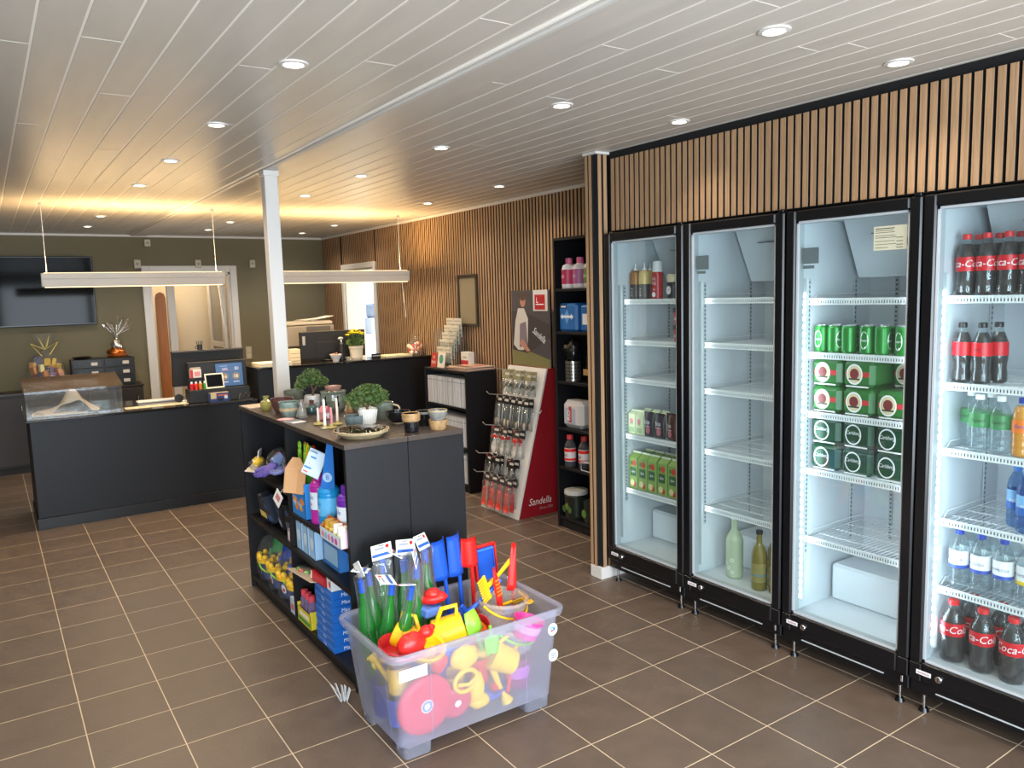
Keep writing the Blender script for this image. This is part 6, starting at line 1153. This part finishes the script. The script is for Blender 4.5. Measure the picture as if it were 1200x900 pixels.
for z, n0, row in ((.7055, 56, 'upper'), (.3755, 56, 'middle'), (.0685, 56, 'bottom')):
    y = 6.118
    for k in range(n0):
        w = .0108 + rg.choice((0, .0008, -.0006)); y -= w + .0008
        if y < 5.47: break
        def mk(loc, label, rz, g, k=k):
            t = thing('magazine', label, 'magazine', loc, rz, g); MB().bx(0, .19, 0, .0104, 0, .235, MW[k % 4], .0004).to(t, 'pages'); MB().bx(-.0005, 0, .001, .0094, .20, .206, C('6a6c72', .5)).to(t, 'spine_print'); return t
        G = 'white magazines on the %s shelf' % row; lb = 'thin white magazine standing in the packed row on the %s shelf' % row
        if k < 4 and row == 'upper': o = mk((3.212 + rg.uniform(0, .008), y, z), lb, 0, G); protos = [o] if k == 0 else protos + [o]
        else: dup(protos[k % 4], (3.212 + rg.uniform(0, .008), y, z), lb, 0, G)
ZM = 1.0105
t = thing('leaflet_stand', 'clear stepped leaflet stand on top of the magazine shelf', 'leaflet stand', (3.36, 5.995, ZM)); b = MB().bx(-.06, .09, -.135, -.132, 0, .33, M_ACR).bx(-.06, .09, .132, .135, 0, .33, M_ACR).bx(-.06, .09, -.135, .135, 0, .003, M_ACR)
for k in range(4): b.bx(-.05 + .035 * k, -.047 + .035 * k, -.132, .132, .08 * k, .13 + .08 * k, M_ACR)
b.to(t, 'stand')
for k in range(5):
    for s in (0, 1):
        o = thing('leaflet', 'pale leaflet with green print in the clear stand, %s tier, %s' % (('lowest', 'second', 'third', 'fourth', 'highest')[k], ('left', 'right')[s]), 'leaflet', (3.325 + .026 * k, 6.06 - .13 * s, ZM + .01 + .062 * k), 0, 'leaflets in the clear stand'); MB().bx(0, .012, -.058, .058, 0, .165, C('cfc8b8', .5), .0006).to(o, 'pages')
        b = MB().bx(-.0006, 0, -.05, .05, .132, .146, C('a8a294', .5)).bx(-.0006, 0, -.05, .03, .11, .115, C('8a8678', .5)).bx(-.0006, 0, -.058, .058, .0, .03, C('6f8a6a', .5)); [b.blob((-.0006, .052 * sd, .02 + .04 * q), (.001, .008, .014), C('5a6a4a', .6), q, .2, 8, 5) for sd in (-1, 1) for q in range(3)]; b.to(o, 'front_print')
def stand_card(name, label, loc, w, h_, col, deco):
    t = tilt(thing(name, label, 'card', loc), 0, .14, 0); MB().bx(0, .006, -w / 2, w / 2, 0, h_, C(col, .45)).to(t, 'card'); b = MB(); deco(b); b.to(t, 'front_print'); return t
stand_card('red_card', 'red booklet with white lettering leaning on the leaflet stand', (3.262, 6.085, ZM), .10, .125, 'a8382f', lambda b: b.text('A', .04, M_LW, faceX(-.001, 0, .075)).text('DOU', .034, M_LW, faceX(-.001, 0, .03)))
def globe(b): oval(b, faceX(-.0004, 0, .075), .036, .038, C('2f7ab0', .45)); oval(b, faceX(-.0010, -.01, .08), .02, .022, C('4f9a58', .45)); oval(b, faceX(-.0012, .018, .06), .012, .014, C('4f9a58', .45))
stand_card('globe_card', 'cream booklet with a blue green globe leaning on the leaflet stand', (3.262, 5.955, ZM), .125, .135, 'ddd2c0', globe)
t = thing('leaflet_box', 'white and red leaflet box right of the leaflet stand', 'leaflet box', (3.40, 5.72, ZM)); MB().bx(-.03, .03, -.06, .06, 0, .14, C('d8d2c8', .5), .001).to(t, 'box_body'); MB().bx(-.0306, -.03, -.058, .058, .01, .07, C('b4323c', .45)).bx(-.0306, -.03, -.03, .03, .09, .10, C('8a857c', .5)).to(t, 'front_print')
for k, (x, y, a, c) in enumerate(((3.345, 5.59, .05, 'b89a86'), (3.35, 5.58, -.06, 'c8a690'), (3.34, 5.60, .12, 'a88a7a'), (3.345, 5.585, -.02, 'd0b49c'))):
    t = thing('newspaper', 'folded newspaper lying on the magazine shelf top, %s' % ('lowest of the pile', 'second from the bottom', 'third from the bottom', 'uppermost')[k], 'newspaper', (x, y, ZM + .0088 * k), a, 'newspapers on the shelf'); MB().bx(-.13, .13, -.15, .15, 0, .008, C(c, .6), .002).to(t, 'pages'); MB().bx(-.12, -.04, -.14, .14, .008, .0084, C('7a5a50', .6)).bx(-.02, .10, -.12, .02, .008, .0084, C('b87a6a', .6)).to(t, 'front_page')
# red stand with hooks
RX0, RYa, RYb = 3.08, 4.555, 5.05; SL = math.hypot(.29, 1.08)
t = thing('hook_stand', 'red and white sloping hook stand of kitchen tools by the tall dark shelf', 'display stand', (3.27, 4.80, 0)); DR = C('8e1620', .45); WP = C('d9d4cc', .5)
side = [(3.09, 0), (3.45, 0), (3.45, 1.08), (3.375, 1.08)]
for y in (RYa, RYb): MB().prism([(x, z) for x, z in side], .012, DR, faceY(0, y + (0 if y == RYa else 0), 0) if y == RYb else faceY(0, y + .012, 0)).w(t, 'side_panel', 'dark red side panel')
MB().prism([(3.08, 0), (3.094, 0), (3.384, 1.08), (3.37, 1.08)], RYb - RYa + .002, WP, faceY(0, RYb + .001, 0)).w(t, 'front_panel', 'white sloping front panel')
MB().bx(3.40, 3.45, RYa + .012, RYb - .012, 0, 1.08, DR).w(t, 'back_panel')
h = MB().bx(3.415, 3.422, RYa + .0, RYb + .0, 1.06, 1.655, C('4a4448', .5), .001).w(t, 'header_board', 'picture header board')
b = MB(); M = lambda u, z, k=0: faceX(3.4148 - .0006 * k, RYb - u, z)      # plain printed picture: a person in an apron at a dark worktop
b.prism([(.0, 1.06), (.49, 1.06), (.49, 1.14), (.2, 1.2), (0, 1.22)], .0006, C('77734a', .5), faceX(3.415, RYb, 0)); b.prism([(0, 1.2), (.2, 1.18), (.49, 1.3), (.49, 1.40), (.22, 1.48), (0, 1.5)], .0006, C('3c3638', .5), faceX(3.4144, RYb, 0))
b.prism([(.02, 1.24), (.05, 1.42), (.09, 1.52), (.17, 1.52), (.22, 1.44), (.21, 1.26), (.15, 1.2), (.08, 1.2)], .0006, C('c9c2ba', .5), faceX(3.4138, RYb, 0)); b.prism([(.10, 1.22), (.11, 1.40), (.19, 1.42), (.21, 1.24)], .0006, C('7a7078', .5), faceX(3.4132, RYb, 0)); oval(b, M(.155, 1.575, 2), .036, .046, C('b4806a', .5)); oval(b, M(.155, 1.607, 3), .040, .030, C('5a4030', .5)); b.prism([(.10, 1.25), (.2, 1.19), (.24, 1.2), (.14, 1.29)], .0006, C('b4806a', .5), faceX(3.4126, RYb, 0))
b.prism([(.29, 1.50), (.47, 1.50), (.47, 1.655), (.29, 1.655)], .0006, C('d6d2cc', .5), faceX(3.414, RYb, 0)); b.prism([(.31, 1.51), (.44, 1.51), (.44, 1.62), (.31, 1.62)], .0006, C('b01e28', .5), faceX(3.4134, RYb, 0)).text('L', .06, M_LW, faceX(3.4126, RYb - .345, 1.56)).bx(3.4122, 3.413, RYb - .425, RYb - .325, 1.545, 1.552, M_LW)
b.text('Sandella', .075, M_LW, frame((3.4136, RYb - .345, 1.30), (0, -1, -.55), (0, 0, 1)), .3, .5, .7); b.w(h, 'picture')
q = MB().text('Sandella', .075, C('e8d8d4', .5), faceY(3.285, RYa - .0008, .085), .25, .5, .85).text('Since 1920', .028, C('c09a9a', .5), faceY(3.34, RYa - .0008, .045), .1); q.w(t, 'side_lettering', 'white script lettering')
q = MB().text('&', .1, C('d8c8c4', .5), faceX(3.083, RYa + .02, .05)); 
SF = frame((RX0, RYb, 0), (0, -1, 0), (.29, 0, 1.08))
def on_slope(u, s, n=0): return SF @ V((u, s, n))
ROWS = [(1.085, .165, 'top row', (.10, .245, .39)), (.885, .22, 'second row', (.07, .16, .25, .34, .42)), (.65, .20, 'third row', (.10, .22, .38)), (.43, .18, 'fourth row', (.08, .19, .38)), (.29, .25, 'bottom row', (.10, .20, .30, .40))]
SIL, GRY, KB, OLV = mat('utensil_steel', (170, 166, 158), .3, .9), C('55524e', .4), C('1f1d1c', .4), C('8a8460', .5)
COLN = ('first', 'second', 'third', 'fourth', 'fifth')
for ri, (s_, L, row, us) in enumerate(ROWS):
    for k, u in enumerate(us):
        MB().tube([on_slope(u, s_, .001), on_slope(u, s_ - .02, .10 + .07 * (k == 0)), on_slope(u, s_ - .005, .118 + .08 * (k == 0))], .003, mat('hook_wire', (196, 190, 182), .3, .6), 6).w(t, 'hook')
        for layer in (0, 1):
            n_ = .035 + .04 * layer; o = on_slope(u, s_ - .012 * (n_ / .1) - .012, n_)
            lab = {0: 'small moulded parts', 1: 'steel utensils', 2: 'pale tool', 3: 'black tool', 4: 'red spatula'}[ri]
            if ri == 2 and k == 2: lab = 'red and white tool'
            p = tilt(thing('tool_pack', 'hanging pack of %s, %s from the left in the %s, %s' % (lab, COLN[k], row, ('inner', 'outer')[layer]), 'hanging pack', o, 0, 'hanging kitchen tool packs'), 0, .10 + .05 * layer, rg.uniform(-.12, .12))
            cardc = {0: OLV, 1: KB, 2: C('3a3632', .5), 3: KB, 4: C('3a3234', .5)}[ri]
            MB().bx(-.001, .001, -.05, .05, -.055, .012, cardc).bx(-.0016, -.001, -.04, .01, -.03, -.012, C('c8c0b4', .5)).bx(-.0016, -.001, .02, .04, -.012, .004, C('c0302c', .4) if ri in (2, 3) else C('a8a090', .5)).to(p, 'header_card')
            b = MB(); z0 = -L
            if ri == 0: [b.blob((-.004, -.025 + .025 * q, -.10 - .012 * (q % 2)), (.012, .016, .016), (GRY, OLV, C('4a463a', .5))[q], q + k, .2, 9, 6) for q in range(3)]
            elif ri == 1: [b.tube([(-.004, -.02 + .02 * q, -.05), (-.006, -.02 + .02 * q, z0 + .05)], .005, (SIL, GRY, KB)[(q + k) % 3], 7).blob((-.006, -.02 + .02 * q, z0 + .03), (.007, .013, .03), (SIL, C('b0a28a', .4), GRY)[(q + k) % 3], q, .05, 9, 6) for q in range(3)]
            elif ri == 2: b.tube([(-.004, 0, -.05), (-.006, .0, z0 + .03)], .007, RED if k == 2 else C('c9c2b6', .4), 8).blob((-.006, .0, z0 + .05), (.008, .028, .045), C('d8d0c4', .4), k, .08, 10, 7).bx(-.012, -.008, -.03, .03, -.085, -.06, C('b8322c', .4), .002)
            elif ri == 3: b.tube([(-.004, .01, -.05), (-.008, -.02, z0)], .008, KB, 8).tube([(-.004, -.01, -.05), (-.008, .03, z0 + .01)], .008, KB, 8).blob((-.006, 0, z0 + .05), (.01, .03, .04), GRY, k, .2, 10, 7)
            else: b.sheet(lambda a, c: (-.005 - .004 * sin(pi * a), (a - .5) * .055, -.10 - c * (L - .11)), 5, 6, C('d8443c', .4), .004).tube([(-.004, 0, -.05), (-.004, 0, -.12)], .006, C('c83a34', .4), 8)
            b.to(p, 'tool'); MB().sheet(lambda a, c: (-.016 * sin(pi * a) * sin(pi * min(1, c * 1.2)) - .002, (a - .5) * .102, -.05 - c * (L - .045)), 6, 8, M_CELLO, .0006).to(p, 'bag')
MB().tube([(3.27, RYa - .001, .78), (3.27, RYa - .05, .77), (3.275, RYa - .06, .79)], .003, M_WIRE, 6).w(t, 'side_hook')
# tall shelf in the niche
NX0, NX1, NYa, NYb = 3.228, 3.50, 3.42, 4.262; NB = (.075, .435, .708, 1.029, 1.368, 1.656)
bookcase('niche_shelf', 'tall narrow black shelf half hidden behind the slatted partition', 'shelf', NX0, NX1, NYa, NYb, 1.995, NB)
def soap(label, y, z, word, bodyc='e4dcd8', lc='c23a5a'):
    t = thing('detergent_bottle', label, 'bottle', (3.30, y, z + .0005), 0, 'detergent bottles'); MB().lathe([(0, .003), (.05, 0), (.054, .01), (.054, .13), (.045, .155), (.024, .165)], C(bodyc, .4), 22, None, True, .8).to(t, 'bottle_body'); MB().lathe([(.02, .162), (.024, .165), (.024, .2), (.018, .205), (0, .205)], C('d86a90', .4), 16).to(t, 'cap'); b = MB().lathe([(.0545, .03), (.0552, .031), (.0552, .125), (.0545, .126)], C(lc, .4), 22, None, True, .8); b.text(word, .03, M_LW, faceX(-.0565, 0, .07) , .1, .5, .8); b.to(t, 'wrap_label'); MB().tube([(.0, -.04, .15), (0, -.056, .12), (0, -.05, .06)], .008, C(bodyc, .4), 8).to(t, 'handle')
soap('white bottle with crimson label at the left of the highest shelf', 4.175, 1.656, 'Oil'); soap('white bottle with pink label second on the highest shelf', 4.055, 1.656, 'Oil', lc='b86a98'); soap('white bottle with green label third on the highest shelf', 3.94, 1.656, 'Eco', lc='6a9a3a')
t = thing('blue_bag', 'blue plastic bag pack with white arrows on the second highest shelf', 'bag pack', (3.29, 4.145, 1.3685)); MB().bx(-.04, .12, -.1, .09, 0, .19, C('2a6cb0', .35), .015).to(t, 'pack_body'); b = MB(); M9 = faceX(-.0408, 0, .10)
b.prism([(-.07, 0), (-.045, .02), (-.045, .008), (.045, .008), (.045, .02), (.07, 0), (.045, -.02), (.045, -.008), (-.045, -.008), (-.045, -.02)], .0006, M_LW, M9).prism([(0, .05), (.03, .0), (0, -.05), (-.03, 0)], .0004, C('6aa0d4', .4), M9).bx(-.0412, -.04, -.0, .07, .155, .18, C('1a3050', .4)).bx(-.0416, -.041, .01, .06, .162, .172, M_LW); b.to(t, 'front_print')
t = thing('blue_bag', 'second blue bag pack behind the partition on the second highest shelf', 'bag pack', (3.29, 3.92, 1.3685)); MB().bx(-.04, .12, -.1, .09, 0, .18, C('2a6cb0', .35), .015).to(t, 'pack_body'); MB().bx(-.0408, -.04, -.06, .06, .05, .12, M_LW).to(t, 'front_print')
t = thing('cutlery_drainer', 'perforated steel holder with black plastic on the third shelf', 'utensil holder', (3.29, 4.14, 1.0295)); b = MB().lathe([(0, .002), (.05, 0), (.052, .004), (.052, .14), (.049, .14), (.048, .006), (0, .008)], SIL, 24)
for k in range(16):
    for j in range(5): a = 2 * pi * k / 16; b.bx(-.0012, .0, -.005, .005, .02 + .023 * j, .03 + .023 * j, KB, 0, RZ(a) @ T(-.0522, 0, 0))
b.to(t, 'holder'); MB().blob((0, 0, .20), (.05, .06, .08), C('17181a', .15), 3, .35, 16, 12).to(t, 'black_wrap')
t = thing('dark_bag', 'black glossy bag behind the steel holder', 'bag', (3.34, 3.98, 1.062)); MB().blob((0, 0, .13), (.06, .07, .13), C('1a1b1e', .15), 8, .2, 16, 12).to(t, 'bag_body'); MB().bx(-.075, -.07, -.05, .02, .02, .06, C('b08a5a', .4)).to(t, 'tag')
t = thing('wipes_pack', 'white plastic pack with red print on the fourth shelf', 'pack', (3.29, 4.125, .7085)); MB().bx(-.04, .1, -.11, .1, 0, .19, C('cfcac6', .35), .03).to(t, 'pack_body'); MB().bx(-.0408, -.04, -.05, .06, .03, .14, C('a8b0c0', .4)).bx(-.0414, -.0408, -.01, .02, .04, .15, C('c04a48', .4)).text('RO', .05, M_LW, frame((-.0418, .004, .09), (0, 0, 1), (0, 1, 0)), 0).to(t, 'front_print')
for k, (y, n) in enumerate(((4.175, 'left'), (4.06, 'right'))):
    t = thing('spirit_bottle', 'grey plastic bottle with red label on the fifth shelf, %s one' % n, 'bottle', (3.28 + .03 * k, y, .4355), 0, 'red labelled grey bottles'); MB().lathe([(0, .003), (.038, 0), (.04, .008), (.04, .15), (.018, .19)], clear('grey_plastic', (170, 168, 176), .6, .15, .7, (120, 118, 126)), 20).to(t, 'bottle_body'); MB().lathe([(.02, .188), (.023, .19), (.022, .222), (0, .225)], C('c83a3c', .4), 16).to(t, 'cap'); b = MB().lathe([(.0405, .04), (.041, .041), (.041, .13), (.0405, .131)], C('dcd4d4', .4), 20); b.lathe([(.0411, .045), (.0416, .046), (.0416, .06), (.0411, .061)], RED, 20).lathe([(.0411, .105), (.0416, .106), (.0416, .126), (.0411, .127)], RED, 20).text('60', .034, C('3a3238', .4), faceX(-.042, 0, .07)); b.to(t, 'wrap_label')
t = thing('wire_rack', 'small wire rack at the front of the fifth shelf', 'rack', (3.275, 3.97, .439)); b = MB(); [b.tube([(-.03, y, .06 + .0), (.1, y, .05)], .002, M_WIRE, 5) for y in (-.04, -.02, 0, .02, .04)]; b.tube([(-.03, -.045, .06), (-.03, .045, .06), (-.03, .045, .0), (-.03, -.045, 0)], .003, M_WIRE, 6, True).to(t, 'rack')
t = thing('coffee_pot', 'dark tub with green print and white lid on the lowest shelf', 'tub', (3.30, 4.145, .0755)); MB().lathe([(0, .003), (.075, 0), (.08, .02), (.082, .16), (.075, .17), (0, .171)], C('1e241c', .3), 24).to(t, 'tub_body'); MB().lathe([(.0825, .17), (.084, .172), (.082, .195), (.03, .2), (0, .2)], C('b8b8b4', .4), 24).to(t, 'lid'); b = MB(); [oval(b, faceX(-.0832, -.03 + .03 * q, .07 + .02 * (q % 2)), .02, .024, C(('4a6a34', '6a7a3a', '3a5a2c')[q], .5)) for q in range(3)]; b.to(t, 'front_print')
t = thing('plant_food_tub', 'dark tub partly hidden by the partition on the lowest shelf', 'tub', (3.31, 3.96, .0755)); MB().lathe([(0, .003), (.07, 0), (.075, .02), (.077, .15), (0, .16)], C('22261f', .3), 24).to(t, 'tub_body'); oval(b := MB(), faceX(-.0772, .02, .07), .025, .03, C('5a7a3a', .5)); b.to(t, 'front_print')
